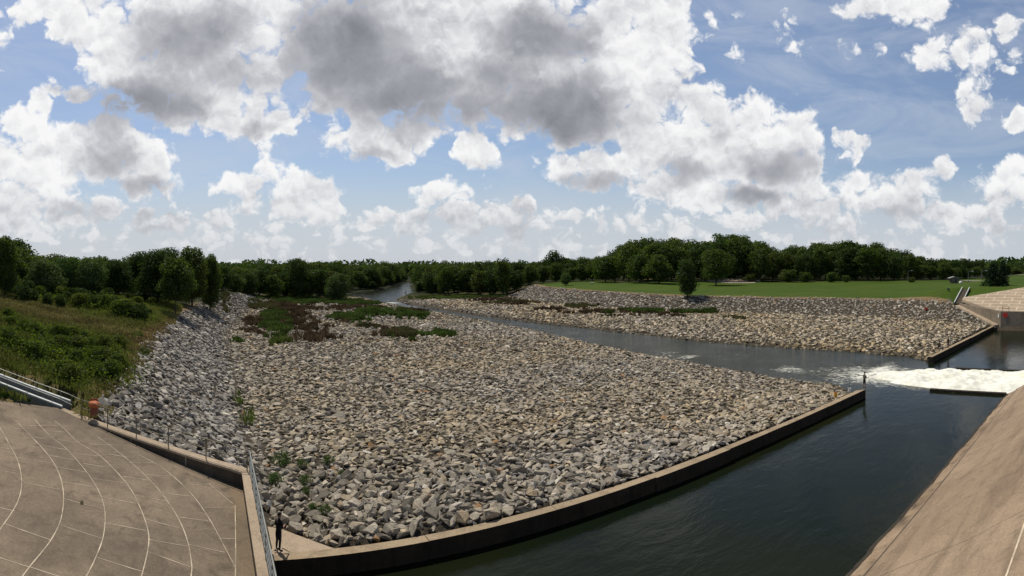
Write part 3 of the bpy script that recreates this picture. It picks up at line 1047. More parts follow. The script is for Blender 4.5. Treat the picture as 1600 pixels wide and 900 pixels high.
# far training wall, wing and apron
fw = thing('training_wall', 'tall far concrete training wall beside the opposite joint-lined apron', 'wall', (122.5, 24.5, 0))
OX, OY = 122.5, 24.5
FA, FB = Vector((122.0, 24.6)), Vector((131.8, 36.6))
bm = bmesh.new()
prism(bm, [(122.0 - OX, -9 - OY), (123.0 - OX, -9 - OY), (123.0 - OX, 24.3 - OY), (122.0 - OX, 24.6 - OY)], -2.5, 4.1)
bm_obj('side_wall', bm, M['wall'], fw, bevel=.03)
bm = bmesh.new()
d = (FB - FA).normalized()
nr = Vector((d.y, -d.x))
pl = [FA, FB, FB + nr * .6, FA + nr * .8]
lo = [bm.verts.new((q.x - OX, q.y - OY, z)) for q, z in zip(pl, (-.8, 3.2, 3.2, -.8))]
hi = [bm.verts.new((q.x - OX, q.y - OY, z)) for q, z in zip(pl, (4.097, 4.95, 4.95, 4.097))]
bm.faces.new(hi); bm.faces.new(lo[::-1])
for i in range(4):
    bm.faces.new((lo[i], lo[(i + 1) % 4], hi[(i + 1) % 4], hi[i]))
bm_obj('wing_wall', bm, M['wall'], fw)
bm = bmesh.new()
f0, f1 = FA - nr * .02, FB - nr * .02
prof = []
for i in range(13):
    s = .045 + .955 * i / 12
    q = f0 + (f1 - f0) * s
    z = 1.05 + (4.65 - 1.05) * s
    prof.append([bm.verts.new((w.x - OX, w.y - OY, zz)) for w, zz in ((q, z - .6), (q, z), (q - nr * 1.15, z - .08), (q - nr * 1.15, z - .7))])
for i in range(12):
    for k in range(4):
        bm.faces.new((prof[i][k], prof[i][(k + 1) % 4], prof[i + 1][(k + 1) % 4], prof[i + 1][k]))
bm.faces.new(prof[0]); bm.faces.new(prof[-1])
bm_obj('sloping_footing', bm, M['cap'], fw)

fa = thing('concrete_apron', 'far sunlit concrete apron with a brick-like pattern of joints', 'slope paving', (130, 10, 3.3))
poly = [(123.02, -9), (123.02, 24.2), (132.3, 36.0), (134.0, 36.2), (141, 25.5), (149, 13), (152, -9)]
bm = bmesh.new()
lo = [bm.verts.new((p[0] - 130, p[1] - 10, float(plane_r(*p)) - 3.9)) for p in poly]
hi = [bm.verts.new((p[0] - 130, p[1] - 10, float(plane_r(*p)) - 3.3)) for p in poly]
bm.faces.new(hi); bm.faces.new(lo[::-1])
for i in range(len(poly)):
    bm.faces.new((lo[i], lo[(i + 1) % len(poly)], hi[(i + 1) % len(poly)], hi[i]))
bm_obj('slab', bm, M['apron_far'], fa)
bm = bmesh.new()
frf = lambda x, y: plane_r(x + 130, y + 10) - 3.3
pin = [(p[0], p[1]) for p in poly]


def clip_strip(pts, w, dz):
    run = []
    for p in pts + [None]:
        if p is not None and inpoly(p[0], p[1], pin):
            run.append(Vector((p[0] - 130, p[1] - 10, 0)))
        else:
            if len(run) > 1:
                strip(bm, run, w, frf, dz)
            run = []


for k, u in enumerate(np.arange(125.2, 152, 2.2)):
    clip_strip([(u + .25 * math.sin(v * .3), v) for v in np.arange(-9, 37, .6)], .17, .006)
    for v in np.arange(-9 + (k % 2) * 2.2, 37, 4.4):
        clip_strip([(u + s, v) for s in np.linspace(0, 2.2, 5)], .15, .010)
bm_obj('joint_sealant', bm, M['joint_pale'], fa)


# ------------------------------------------------------------------ stairs with side beams
def stairs(label, a, b, width, beam_h, rails):
    a, b = Vector(a), Vector(b)
    t = thing('stairway', label, 'stairs', a)
    d = b - a
    run = Vector((d.x, d.y)).length
    ang = math.atan2(d.y, d.x)
    t.rotation_euler = (0, 0, ang)
    slope = d.z / run
    for sgn in (-1, 1):
        y0 = sgn * width / 2
        bm = bmesh.new()
        vs = []
        for x in (-.3, run + .2):
            vs.append([bm.verts.new((x, y0 + dy, x * slope + dz)) for dy, dz in ((-.07, -.75), (.07, -.75), (.07, beam_h), (-.07, beam_h))])
        for k in range(4):
            bm.faces.new((vs[0][k], vs[0][(k + 1) % 4], vs[1][(k + 1) % 4], vs[1][k]))
        bm.faces.new(vs[0]); bm.faces.new(vs[1])
        o = bm_obj('side_beam', bm, M['galv'], t)
        bm = bmesh.new()
        x = -.3
        while x < run + .2:
            x2 = min(x + 2.4, run + .2)
            vs = []
            for xx in (x + .03, x2 - .03):
                vs.append([bm.verts.new((xx, y0 + dy, xx * slope + beam_h + dz)) for dy, dz in ((-.10, .003), (.10, .003), (.10, .085), (-.10, .085))])
            for k in range(4):
                bm.faces.new((vs[0][k], vs[0][(k + 1) % 4], vs[1][(k + 1) % 4], vs[1][k]))
            bm.faces.new(vs[0]); bm.faces.new(vs[1])
            x = x2
        bm_obj('coping', bm, M['galv_top'], o)
        if rails:
            bm = bmesh.new()
            tube(bm, [(-.9, y0, beam_h + .12), (-.1, y0, beam_h + .42), (run, y0, run * slope + beam_h + .42)], .022, 8)
            for x in np.arange(.4, run, 1.8):
                tube(bm, [(x, y0, x * slope + beam_h), (x, y0, x * slope + beam_h + .42)], .016, 6)
            bm_obj('handrail', bm, M['rail_pale'], t)
    bm = bmesh.new()
    ns = max(3, int(run / .62))
    for i in range(ns):
        x = run * (i + .5) / ns
        box(bm, (x, 0, x * slope - .12), (run / ns, width - .16, .2))
    bm_obj('steps', bm, M['wall'], t)
    bm = bmesh.new()
    box(bm, (run + .9, 0, run * slope - .02), (1.4, width - .1, .14))
    bm_obj('landing', bm, M['cap'], t)
    return t


stairs('grey stairway with two pale-topped side beams climbing left beside the near apron', (-9.3, 35.4, 4.98), (-17.5, 36.3, 7.1), 1.5, .58, True)
stairs('distant stairway with white side beams climbing the lawn behind the far apron', (133.2, 37.2, 4.85), (145.5, 38.6, 7.85), 1.9, .32, False)


# ------------------------------------------------------------------ riprap
def hull_proto(n, seed, flat):
    r = np.random.default_rng(seed)
    pts = r.uniform(-1, 1, (n, 3))
    pts /= np.maximum(np.abs(pts).max(1, keepdims=True), np.linalg.norm(pts, axis=1, keepdims=True) * .82)
    pts *= r.uniform(.82, 1.0, (n, 1))
    bm = bmesh.new()
    for p in pts:
        bm.verts.new(p)
    h = bmesh.ops.convex_hull(bm, input=bm.verts)
    bmesh.ops.delete(bm, geom=[v for v in bm.verts if not v.link_faces], context='VERTS')
    bmesh.ops.triangulate(bm, faces=bm.faces)
    bmesh.ops.recalc_face_normals(bm, faces=bm.faces)
    bm.verts.ensure_lookup_table()
    bm.verts.index_update()
    v = np.array([q.co[:] for q in bm.verts])
    f = np.array([[q.index for q in fa.verts] for fa in bm.faces])
    bm.free()
    return v, f


PROTO = [hull_proto(13, 100 + i, .5) for i in range(16)]


def scatter(u0, u1, v0, v1, s, r):
    uu = np.arange(u0, u1, s)
    vv = np.arange(v0, v1, s)
    g = np.stack(np.meshgrid(uu, vv), -1).reshape(-1, 2)
    return g + r.uniform(-.55 * s, .55 * s, g.shape)


r = np.random.default_rng(11)
pts, siz = [], []
for (a, b, c, dd, s, sz) in ((-9, 64, 26.9, 34, .36, .40), (-9, 64, 34, 50, .41, .39), (-9, 64, 50, 75, .47, .41), (-9, 68, 75, 130, .60, .46), (-9, 70, 130, 240, .88, .60),
                             (78, 142, 26.9, 110, .74, .52), (72, 142, 110, 215, .95, .62)):
    q = scatter(a, b, c, dd, s, r)
    pts.append(q)
    siz.append(np.full(len(q), sz))
# extra larger stones on top
for (a, b, c, dd, n, sz) in ((-9, 62, 27, 120, 1900, .60), (78, 142, 27, 190, 1000, .66)):
    q = np.stack([r.uniform(a, b, n), r.uniform(c, dd, n)], 1)
    pts.append(q)
    siz.append(np.full(n, sz))
pts, siz = np.concatenate(pts), np.concatenate(siz)
u, v = pts[:, 0], pts[:, 1]
wob = (fbm(u / 3, v / 3, 3) - .5) * 2.2
e = np.maximum(ip(WL, v) - u, u - ip(WR, v))
pad = inpoly(u, v, [(2, 26), (6.1, 26), (6.1, 27.0), (4.0, 29.3), (2, 30.4)])
wingside = ((u - WA.x) * (WB - WA).y - (v - WA.y) * (WB - WA).x) * (1 if True else 1)
# keep points on the downstream side of the wing walls
sgn = lambda A, B, x, y: (B.x - A.x) * (y - A.y) - (B.y - A.y) * (x - A.x)
ok = (e > -.75 + wob * .25) & (u > ip(LB, v) - .3 + wob * .5) & (u < ip(RB, v) + .2 - wob * .4 + np.where(v < 44, 1.6, 0)) & (v > 26.95) & ~pad
d1 = sgn(WA, WB, u, v) / (WB - WA).length
ok &= ~((u < 2.6) & (d1 > -.45))
d2 = sgn(FA, FB, u, v) / (FB - FA).length
ok &= ~((u > 118) & (v < 38) & (d2 < 1.15))
ok &= ~((v > 205) & (fbm(u / 12, v / 12, 3) < .53))
pts, siz, u, v = pts[ok], siz[ok], u[ok], v[ok]
n = len(pts)
dist = np.hypot(u, v)
# nearer the sill the stones are bigger and blockier
near = sstep(v, 46, 29) * sstep(u, 40, 8)
bank = sstep(u, ip(LT, v) + 2, ip(LT, v) - 2)
rbank = sstep(u, ip(RT, v) - 1, ip(RT, v) + 2)
sc = siz * np.exp(r.normal(0, .27, n)) * (1 + .04 * near)
sc = np.clip(sc, .2, .50 + siz * .52)
asp = np.stack([r.uniform(.9, 1.5, n), r.uniform(.6, 1.0, n), r.uniform(.20, .44, n) * (1 + .65 * near + .35 * bank)], 1)
dim = sc[:, None] * asp
ang = np.stack([r.normal(0, .26, n) * (1 + .7 * near), r.normal(0, .26, n) * (1 + .7 * near), r.uniform(0, 6.283, n)], 1)
zz = terr(u, v) + dim[:, 2] * r.uniform(-.05, .55, n)
# colours: grey left bank, tan bed, yellower far bank, dark far slope
tint = fbm(u / 14 + 5, v / 14 + 8, 3)
val = np.clip(r.normal(.315, .09, n), .085, .60)
warm = np.clip(r.normal(.58, .22, n) + (tint - .5) * 1.0, 0, 1.3)
far_side = (u > 75)
warm = np.where(far_side, warm + .30, warm)
val = np.where(far_side, val * 1.18, val)
warm = warm * (1 - .75 * np.maximum(bank, rbank * .9))
val = val * (1 - .22 * rbank) * (1 - .04 * bank)
wet_dark = sstep(e[ok], 1.6, .2) * (v > 27)
val = val * (1 - .55 * wet_dark)
colr = val[:, None] * (np.array([1.0, .935, .84]) * (1 - warm[:, None]) + np.array([1.12, .92, .63]) * warm[:, None])
rust = r.random(n) < np.where(bank > .5, .004, .014)
colr[rust] = np.array([.36, .22, .115]) * r.uniform(.7, 1.15, (rust.sum(), 1))
pale = r.random(n) < .02
colr[pale] = np.array([.62, .57, .48])

rotm = np.empty((n, 3, 3))
cx_, sx_ = np.cos(ang[:, 0]), np.sin(ang[:, 0])
cy_, sy_ = np.cos(ang[:, 1]), np.sin(ang[:, 1])
cz_, sz_ = np.cos(ang[:, 2]), np.sin(ang[:, 2])
Z0, O1 = np.zeros(n), np.ones(n)
Rx = np.stack([O1, Z0, Z0, Z0, cx_, -sx_, Z0, sx_, cx_], 1).reshape(n, 3, 3)
Ry = np.stack([cy_, Z0, sy_, Z0, O1, Z0, -sy_, Z0, cy_], 1).reshape(n, 3, 3)
Rz = np.stack([cz_, -sz_, Z0, sz_, cz_, Z0, Z0, Z0, O1], 1).reshape(n, 3, 3)
rotm = Rx @ Ry @ Rz
# slope alignment on the banks comes from terrain gradient
gx = (terr(u + .6, v) - terr(u - .6, v)) / 1.2
gy = (terr(u, v + .6) - terr(u, v - .6)) / 1.2
nrm = np.stack([-gx, -gy, np.ones(n)], 1)
nrm /= np.linalg.norm(nrm, axis=1, keepdims=True)
tx = np.stack([nrm[:, 2], Z0, -nrm[:, 0]], 1)
tx /= np.linalg.norm(tx, axis=1, keepdims=True)
ty = np.cross(nrm, tx)
rotm = np.stack([tx, ty, nrm], 2) @ rotm
ctr = np.stack([u, v, zz], 1)

azp = (np.arctan2(u, v) - YAW) * F + 800
pyp = HOR + F * (CAMZ - zz) / dist
inframe = (azp > 395) & (azp < 1590) & (pyp < 890)
score = np.where(inframe, sc / dist, 0)
order = np.argsort(-score)
solo = order[:300]
rest = order[300:]
kind = r.integers(0, len(PROTO), n)
VV, FF, CC, base = [], [], [], 0
for k in range(len(PROTO)):
    sel = rest[kind[rest] == k]
    pv, pf = PROTO[k]
    w = np.einsum('nij,nkj->nki', rotm[sel], pv[None] * dim[sel][:, None, :] * .62) + ctr[sel][:, None]
    m = len(sel)
    VV.append(w.reshape(-1, 3))
    FF.append((pf[None] + (np.arange(m) * len(pv))[:, None, None]).reshape(-1, 3) + base)
    CC.append(np.repeat(colr[sel], len(pv), 0))
    base += m * len(pv)
rip = link('riprap', mesh_np('riprap', np.concatenate(VV), np.concatenate(FF), M['stone'], False, np.concatenate(CC)))
tag(rip, 'broad beds of tan and grey broken riprap stone on both sides of the river', kind='stuff')
print('stones', n)


def boulder_mesh(i):
    v, f = hull_proto(15, 500 + i, .5)
    bm = bmesh.new()
    bv = [bm.verts.new(p * .62) for p in v]
    for t in f:
        bm.faces.new([bv[j] for j in t])
    bmesh.ops.dissolve_limit(bm, angle_limit=.22, verts=bm.verts, edges=bm.edges)
    bmesh.ops.bevel(bm, geom=list(bm.edges), offset=.014, segments=1, affect='EDGES')
    bmesh.ops.triangulate(bm, faces=bm.faces)
    bmesh.ops.subdivide_edges(bm, edges=bm.edges, cuts=1, use_grid_fill=True)
    rr = random.Random(i)
    for q in bm.verts:
        q.co += Vector((rr.uniform(-1, 1), rr.uniform(-1, 1), rr.uniform(-1, 1))) * .018
    bmesh.ops.recalc_face_normals(bm, faces=bm.faces)
    me = bpy.data.meshes.new('boulder')
    bm.to_mesh(me)
    bm.free()
    me.materials.append(M['boulder'])
    return me


BM = [boulder_mesh(i) for i in range(14)]
for q in solo:
    o = bpy.data.objects.new('boulder', BM[int(kind[q]) % len(BM)])
    COL.objects.link(o)
    o.matrix_world = Matrix.Translation(ctr[q]) @ Matrix(rotm[q].tolist()).to_4x4() @ Matrix.Diagonal((*dim[q], 1))
    tag(o, 'grey-tan angular boulder in the nearest riprap above the end sill', 'boulder', 'boulders in the nearest riprap')


# ------------------------------------------------------------------ foliage
def quads(c, nrm, size, r):
    """leaf quads with centres c, rough normals nrm"""
    n = len(c)
    a = r.normal(size=(n, 3))
    t1 = np.cross(nrm, a)
    t1 /= np.maximum(np.linalg.norm(t1, axis=1, keepdims=True), 1e-6)
    t2 = np.cross(nrm, t1)
    s = (size * r.uniform(.6, 1.25, n))[:, None]
    v = np.stack([c + t1 * s * .62, c + t2 * s * .38, c - t1 * s * .62, c - t2 * s * .38], 1)
    return v.reshape(-1, 3), np.arange(n * 4).reshape(n, 4)


def crown_mesh(name, h, w, base, lobes, n, leaf, seed, mat, shape='round'):
    r = np.random.default_rng(seed)
    cs, rs = [], []
    for i in range(lobes):
        t = (i + .5) / lobes
        z = base + (h - base) * (.12 + .80 * t)
        if shape == 'round':
            prof = math.sin(math.pi * (.16 + .74 * t)) ** .7
        elif shape == 'cone':
            prof = 1.02 - t
        else:                        # upright, ragged
            prof = .75 * math.sin(math.pi * (.2 + .6 * t)) ** .5
        a = i * 2.4 + r.uniform(-.5, .5)
        rad = w * .5 * prof * r.uniform(.25, .78)
        cs.append((rad * math.cos(a), rad * math.sin(a), z))
        rs.append(w * r.uniform(.16, .27) * (.55 + .5 * prof))
    cs, rs = np.array(cs), np.array(rs)
    k = r.choice(lobes, n, p=rs ** 2 / (rs ** 2).sum())
    d = r.normal(size=(n, 3))
    d /= np.linalg.norm(d, axis=1, keepdims=True)
    rad = rs[k] * r.uniform(.45, 1.12, n)
    c = cs[k] + d * rad[:, None] * np.array([1, 1, .82])
    nrm = d * .8 + r.normal(size=(n, 3)) * .6 + np.array([0, 0, .35])
    nrm /= np.linalg.norm(nrm, axis=1, keepdims=True)
    keep = (c[:, 2] > base * .7) & (c[:, 2] < h)
    v, f = quads(c[keep], nrm[keep], np.full(keep.sum(), leaf), r)
    return mesh_np(name, v, f, mat)


def pine_mesh(name, h, w, base, n, leaf, seed, mat):
    r = np.random.default_rng(seed)
    C, Nn = [], []
    z = base
    while z < h * .98:
        t = (z - base) / (h - base)
        L = w * .5 * (1 - t) ** .75 * r.uniform(.8, 1.1) + .25
        nb = 7
        a0 = r.uniform(0, 6.28)
        for b in range(nb):
            a = a0 + b * 6.283 / nb + r.uniform(-.25, .25)
            m = max(6, int(n / 90 * (L / (w * .5))))
            s = r.random(m) ** .6 * L * r.uniform(.75, 1.1)
            C.append(np.stack([np.cos(a) * s + r.normal(0, .22, m), np.sin(a) * s + r.normal(0, .22, m), z - s * .10 + r.normal(0, .16, m)], 1))
        z += h * .055
    c = np.concatenate(C)
    nrm = r.normal(size=c.shape) * .6 + np.array([0, 0, 1])
    nrm /= np.linalg.norm(nrm, axis=1, keepdims=True)
    v, f = quads(c, nrm, np.full(len(c), leaf), r)
    return mesh_np(name, v, f, mat)


def trunk_mesh(h, base, w, rad, seed):
    rr = random.Random(seed)
    bm = bmesh.new()
    top = h * .82
    pts = [Vector((rr.uniform(-.12, .12) * i, rr.uniform(-.12, .12) * i, -.3 + (top + .3) * i / 6)) for i in range(7)]
    tube(bm, pts, [rad * (1.25 if i == 0 else 1 - i / 6 * .8) for i in range(7)], 7)
    for k in range(7):
        i = rr.randint(1, 4)
        p = pts[i]
        a = rr.uniform(0, 6.28)
        L = w * rr.uniform(.22, .40)
        q = p + Vector((math.cos(a) * L, math.sin(a) * L, L * rr.uniform(.5, 1.1)))
        mid = (p + q) / 2 + Vector((0, 0, -.08 * L))
        tube(bm, [p, mid, q], [rad * .45, rad * .3, rad * .1], 5)
    me = bpy.data.meshes.new('trunk')
    bmesh.ops.recalc_face_normals(bm, faces=bm.faces)
    bm.to_mesh(me)
    bm.free()
    me.materials.append(M['bark'])
    return me


KIND = {}


def kindof(key, h, w, base, lobes, n, leaf, seed, mat, shape='round', rad=.25):
    if shape == 'pine':
        cm = pine_mesh('crown', h, w, base, n, leaf, seed, M[mat])
    else:
        cm = crown_mesh('crown', h, w, base, lobes, n, leaf, seed, M[mat], shape)
    KIND[key] = (h, w, cm, trunk_mesh(h, base, w, rad, seed))


kindof('broad_a', 15, 11, .5, 26, 4200, .62, 1, 'leaf')
kindof('broad_b', 15, 9.5, .3, 24, 3900, .60, 2, 'leaf')
kindof('broad_c', 15, 12, .6, 30, 4200, .64, 3, 'leaf_dark')
kindof('broad_d', 15, 8.5, .3, 24, 3800, .58, 4, 'leaf_dark')
kindof('tall_e', 18, 8.5, 3.0, 26, 3600, .60, 5, 'leaf_pale', 'tall')
kindof('tall_f', 18, 9.5, .6, 30, 4200, .60, 6, 'leaf', 'tall')
kindof('lone_g', 14, 12, 2.3, 30, 6500, .50, 7, 'leaf')
kindof('bushy_h', 10, 8.5, .0, 26, 5200, .46, 8, 'leaf_dark', 'tall')
kindof('near_i', 13, 9, .4, 30, 11000, .36, 9, 'leaf_dark', rad=.2)
kindof('near_j', 13, 8, .3, 30, 11000, .36, 10, 'leaf', 'tall', rad=.2)
kindof('near_k', 11, 7, 2.6, 22, 8000, .34, 11, 'leaf', rad=.13)
kindof('near_l', 9, 7.5, .2, 26, 9500, .34, 12, 'leaf_pale')
kindof('pine', 11, 8, .8, 4200, 7000, .42, 13, 'needle', 'pine', rad=.2)
kindof('shrub_a', 2.4, 3.2, .02, 16, 2600, .20, 14, 'shrub', rad=.04)
kindof('shrub_b', 2.2, 2.6, .02, 14, 2300, .18, 15, 'shrub', rad=.04)
kindof('shrub_c', 2.8, 2.8, .02, 16, 2500, .20, 16, 'leaf_dark', rad=.04)
kindof('shrub_pale', 3.4, 4.2, .02, 11, 2000, .30, 17, 'leaf', 'tall', rad=.06)
kindof('tuft', 1.0, 1.3, .0, 10, 620, .10, 18, 'leaf_pale', rad=.015)


def plant(kind, u, v, h, label, cat, group=None, wid=None, name=None, rz=None, z=None):
    H, Wd, cm, tm = KIND[kind]
    s = h / H
    sx = (wid / Wd) if wid else s * random.uniform(.9, 1.15)
    zz = float(terr(u, v)) - .05 if z is None else z
    t = thing(name or ('tree' if cat == 'tree' else 'shrub'), label, cat, (u, v, zz), random.uniform(0, 6.28) if rz is None else rz, group)
    t.scale = (sx, sx, s)
    link('crown', cm, t)
    link('trunk' if cat == 'tree' else 'stem', tm, t)
    return t


TOP = np.array([(-60, 366), (0, 366), (28, 372), (34, 398), (60, 396), (150, 399), (190, 402), (215, 398), (250, 398), (330, 402), (350, 411), (420, 412), (445, 411), (456, 405), (474, 405), (482, 410), (540, 408), (600, 409),
                (640, 412), (700, 409), (750, 406), (786, 403), (800, 408), (850, 402), (880, 404), (900, 403), (950, 397), (970, 384), (985, 377), (1020, 374), (1060, 378), (1085, 380), (1100, 377), (1125, 370), (1150, 368),
                (1180, 375), (1200, 389), (1240, 388), (1280, 382), (1300, 383), (1330, 378), (1345, 381), (1380, 386), (1410, 392), (1440, 401), (1470, 402), (1500, 401), (1530, 407), (1560, 411), (1600, 413), (1660, 414)], float)


def topz(px, d, dy=0.0):
    return CAMZ + (HOR - (np.interp(px, TOP[:, 0], TOP[:, 1]) + dy)) / F * d


# distance of the front of each wood, by direction
FRONT = np.array([(-60, 120), (30, 125), (200, 132), (345, 150), (352, 205), (440, 225), (530, 238), (546, 296), (580, 320), (604, 352), (626, 408), (640, 452), (650, 440), (656, 318), (664, 275), (674, 255), (720, 247), (790, 240), (830, 262), (868, 282),
                  (960, 268), (1119, 256), (1250, 262), (1430, 268), (1500, 275), (1520, 330), (1600, 350), (1660, 350)], float)
GROUPS = [(345, 'trees behind the grassy hillside', 'leafy green tree in the wood behind the grassy hillside'),
          (545, 'trees of the wood beyond the left weeds', 'dark leafy tree in the low wood beyond the weedy riprap'),
          (660, 'trees on the far shore of the river', 'distant dark tree on the far shore where the river bends'),
          (860, 'trees on the right river shore', 'dense dark tree in the wood right of the river bend'),
          (1200, 'trees of the tall wood behind the lawn', 'tall broad-leaved tree in the highest part of the wood behind the lawn'),
          (1505, 'trees of the long wood behind the lawn', 'broad-leaved tree in the long wood behind the right-hand lawn'),
          (1700, 'distant trees behind the far lawn', 'small distant tree in the wood at the far right')]
rr = random.Random(21)
kinds = ['broad_a', 'broad_b', 'broad_c', 'broad_d', 'tall_f', 'broad_a', 'broad_c']
count = 0
for row, (dd, step, dy) in enumerate(((4, 19, 9), (24, 21, 4), (50, 23, 1.5), (95, 24, 0))):
    px = -40.0 + row * 7
    while px < 1645:
        d0 = float(np.interp(px, FRONT[:, 0], FRONT[:, 1]))
        d = d0 + dd * (1.3 if 540 < px < 660 else 1) + rr.uniform(-5, 7)
        u, v = polar(px, d)
        wat = (u > ip(WL, v) - 5) and (u < ip(WR, v) + 5)
        z0 = float(terr(u, v))
        zt = float(topz(px, d, dy - (4.5 if 960 < px < 1450 else 0) + rr.uniform(-3.5, 7 if row else 9)))
        h = zt - z0
        if not wat and h > 4 and not (row == 0 and 40 < px < 345):
            lab = next(g for g in GROUPS if px < g[0])
            k = rr.choice(kinds)
            if row == 3 and 1090 < px < 1170:
                k = 'tall_e'
            wid = min(max(h * rr.uniform(.66, .95), 9.0), 17)
            plant(k, u, v, h, lab[2], 'tree', lab[1], wid)
            count += 1
        px += step * rr.uniform(.8, 1.2) * (1.0 if d0 < 300 else .9)
print('wood trees', count)

# bushy growth right down to the water round the river bend
rr = random.Random(8)
for tab, sgn_, vs_ in ((WL, -1, np.arange(268, 450, 9.0)), (WR, 1, np.arange(262, 450, 9.5))):
    for v in vs_:
        for off, hh in ((rr.uniform(3.5, 6), rr.uniform(4.5, 7.5)), (rr.uniform(9, 14), rr.uniform(8, 12))):
            if sgn_ < 0 and v < 300 and off < 7:
                continue
            u = float(ip(tab, v)) + sgn_ * off
            plant(rr.choice(('broad_d', 'broad_b', 'bushy_h')), u, v + rr.uniform(-3, 3), hh, 'low bushy tree at the water around the river bend', 'tree', 'bushy trees around the river bend', hh * rr.uniform(.9, 1.2))

# single trees that can be told apart
def tree_at(kind, px, base_py, top_py, wpx, label, d=None, cat='tree', name='tree'):
    if d is None:
        q = hit(px, base_py)
    else:
        u_, v_ = polar(px, d)
        q = np.array((u_, v_, float(terr(u_, v_))))
    dist = math.hypot(q[0], q[1])
    h = CAMZ - (top_py - HOR) / F * dist - q[2]
    return plant(kind, q[0], q[1], h, label, cat, wid=wpx * dist / F, name=name, z=q[2] - .05)


tree_at('near_k', 275, 489, 400, 66, 'dark tree with a thin bare trunk at the foot of the hillside, nearest the riprap', d=101)
tree_at('near_i', 247, 478, 389, 76, 'dense dark tree just left of the thin-trunked tree on the hillside', d=112)
tree_at('near_j', 300, 470, 382, 62, 'tallest dark tree of the clump above the grey riprap bank', d=122)
tree_at('near_j', 328, 467, 394, 46, 'slim dark tree at the right end of the clump above the grey riprap bank', d=128)
tree_at('near_i', 218, 470, 392, 56, 'dark rounded tree at the left end of the clump above the riprap bank', d=122)
tree_at('near_i', 262, 470, 386, 66, 'dark tree at the back of the clump above the riprap bank', d=134)
tree_at('near_j', 8, 450, 366, 58, 'tall nearly black tree at the left edge of the photo', d=88)
tree_at('near_l', 70, 448, 404, 60, 'light green rounded tree behind the shrubs, next to the black tree', d=97)
tree_at('near_l', 142, 447, 402, 52, 'light green rounded willow-like tree behind the shrub row', d=104)
tree_at('near_l', 105, 447, 400, 58, 'middle one of three light green trees behind the shrub row', d=106)
tree_at('near_i', 180, 452, 404, 52, 'dark tree between the light green trees and the tall clump', d=116)
tree_at('near_l', 528, 462, 426, 40, 'rounded tree at the right tip of the left wood by the pool', d=214)
tree_at('near_i', 465, 462, 404, 44, 'taller dark tree rising above the left wood', d=232)
tree_at('bushy_h', 1074, 464, 404, 46, 'dark bushy tree growing at the lip of the far riprap bank', name='tree')
tree_at('lone_g', 1119, 446, 388, 56, 'round-crowned tree standing on a clear trunk on the lawn', name='tree')
tree_at('broad_a', 946, 441, 400, 46, 'wide low-branched tree at the left end of the gravel path', name='tree')
tree_at('broad_b', 1030, 443, 397, 50, 'olive-green tree standing over the lawn left of the bushy lip tree')
tree_at('broad_a', 1000, 442, 396, 46, 'round tree with its shadow on the lawn beside the path')
tree_at('near_l', 884, 446, 426, 17, 'small young tree standing alone on the left end of the lawn')
tree_at('pine', 1552, 447, 410, 40, 'dark layered pine on the far lawn by the lane')
tree_at('pine', 1567, 446, 405, 24, 'slimmer taller pine close behind the layered pine')
tree_at('broad_c', 866, 430, 390, 36, 'dark flat-topped tree rising above the wood left of the lawn', d=330)
tree_at('tall_f', 786, 452, 402, 34, 'tallest dense tree of the wood right of the river', d=236)
for px, t, w in ((1232, 421, 34), (1258, 425, 26), (1300, 425, 26), (1322, 430, 16), (1172, 428, 24), (1424, 433, 16)):
    q = hit(px, 441)
    dist = math.hypot(q[0], q[1])
    plant('shrub_pale', q[0], q[1], (441 - t) / F * dist, 'low green bush at the foot of the wood behind the lawn', 'bush', 'low bushes at the edge of the lawn', w * dist / F, name='bush')

# hillside shrubs: a dark row near the crest, a lush clump lower down
rr = random.Random(5)
def shrub_patch(cells, label, group, hmin, hmax, kinds=('shrub_a', 'shrub_b', 'shrub_c')):
    for (px, py) in cells:
        q = hit(px + rr.uniform(-5, 5), py + rr.uniform(-3, 3))
        plant(rr.choice(kinds), q[0], q[1], rr.uniform(hmin, hmax), label, 'shrub', group)


ROW = [(22 + i * 11, 463 + i * 1.6 + (5 if i % 2 else -3)) for i in range(18)] + [(30 + i * 20, 458 + i * 1.5) for i in range(8)] + [(190 + i * 10, 494 + i * 2.0) for i in range(4)]
shrub_patch(ROW, 'dark shrub in the row across the upper hillside', 'shrubs in the row across the hillside', 1.7, 2.9, ('shrub_c', 'shrub_c', 'shrub_a'))
CL = [(95, 528), (112, 534), (128, 538), (142, 548), (158, 548), (172, 552), (186, 548), (120, 552), (138, 562), (152, 568), (168, 570), (180, 566), (104, 548), (88, 545), (150, 590), (164, 585), (172, 592), (132, 580), (110, 596), (100, 590), (75, 550), (120, 570),
      (60, 528), (40, 520), (20, 510), (8, 500), (30, 545), (52, 560), (14, 540), (180, 580)]
shrub_patch(CL, 'bright green bramble shrub in the clump low on the hillside', 'shrubs in the clump low on the hillside', .9, 1.7, ('shrub_a', 'shrub_b'))
UP = [(160, 455), (180, 462), (200, 468), (215, 478), (228, 490), (210, 488), (195, 478), (176, 473), (235, 480), (222, 468), (205, 460), (190, 452)]
shrub_patch(UP, 'mid green shrub beneath the dark clump of trees', 'shrubs beneath the dark trees', 1.0, 2.0)
TU = [((442, 728), 1.0, 'largest green tuft among the near boulders, nearest the wall'), ((470, 732), .7, 'middle green tuft among the near boulders'), ((511, 727), .75, 'narrow dark green tuft farthest right among the near boulders'),
      ((428, 755), .75, 'sparse dull green tuft close to the pale railing'), ((476, 757), .7, 'green tuft beside a big pale boulder'), ((479, 775), .6, 'low green tuft over the near pad'), ((509, 806), .7, 'lowest green tuft above the end sill'), ((534, 745), .5, 'small faint tuft between stones right of the others'), ((487, 798), .5, 'small tuft tucked behind the standing angler boulders')]
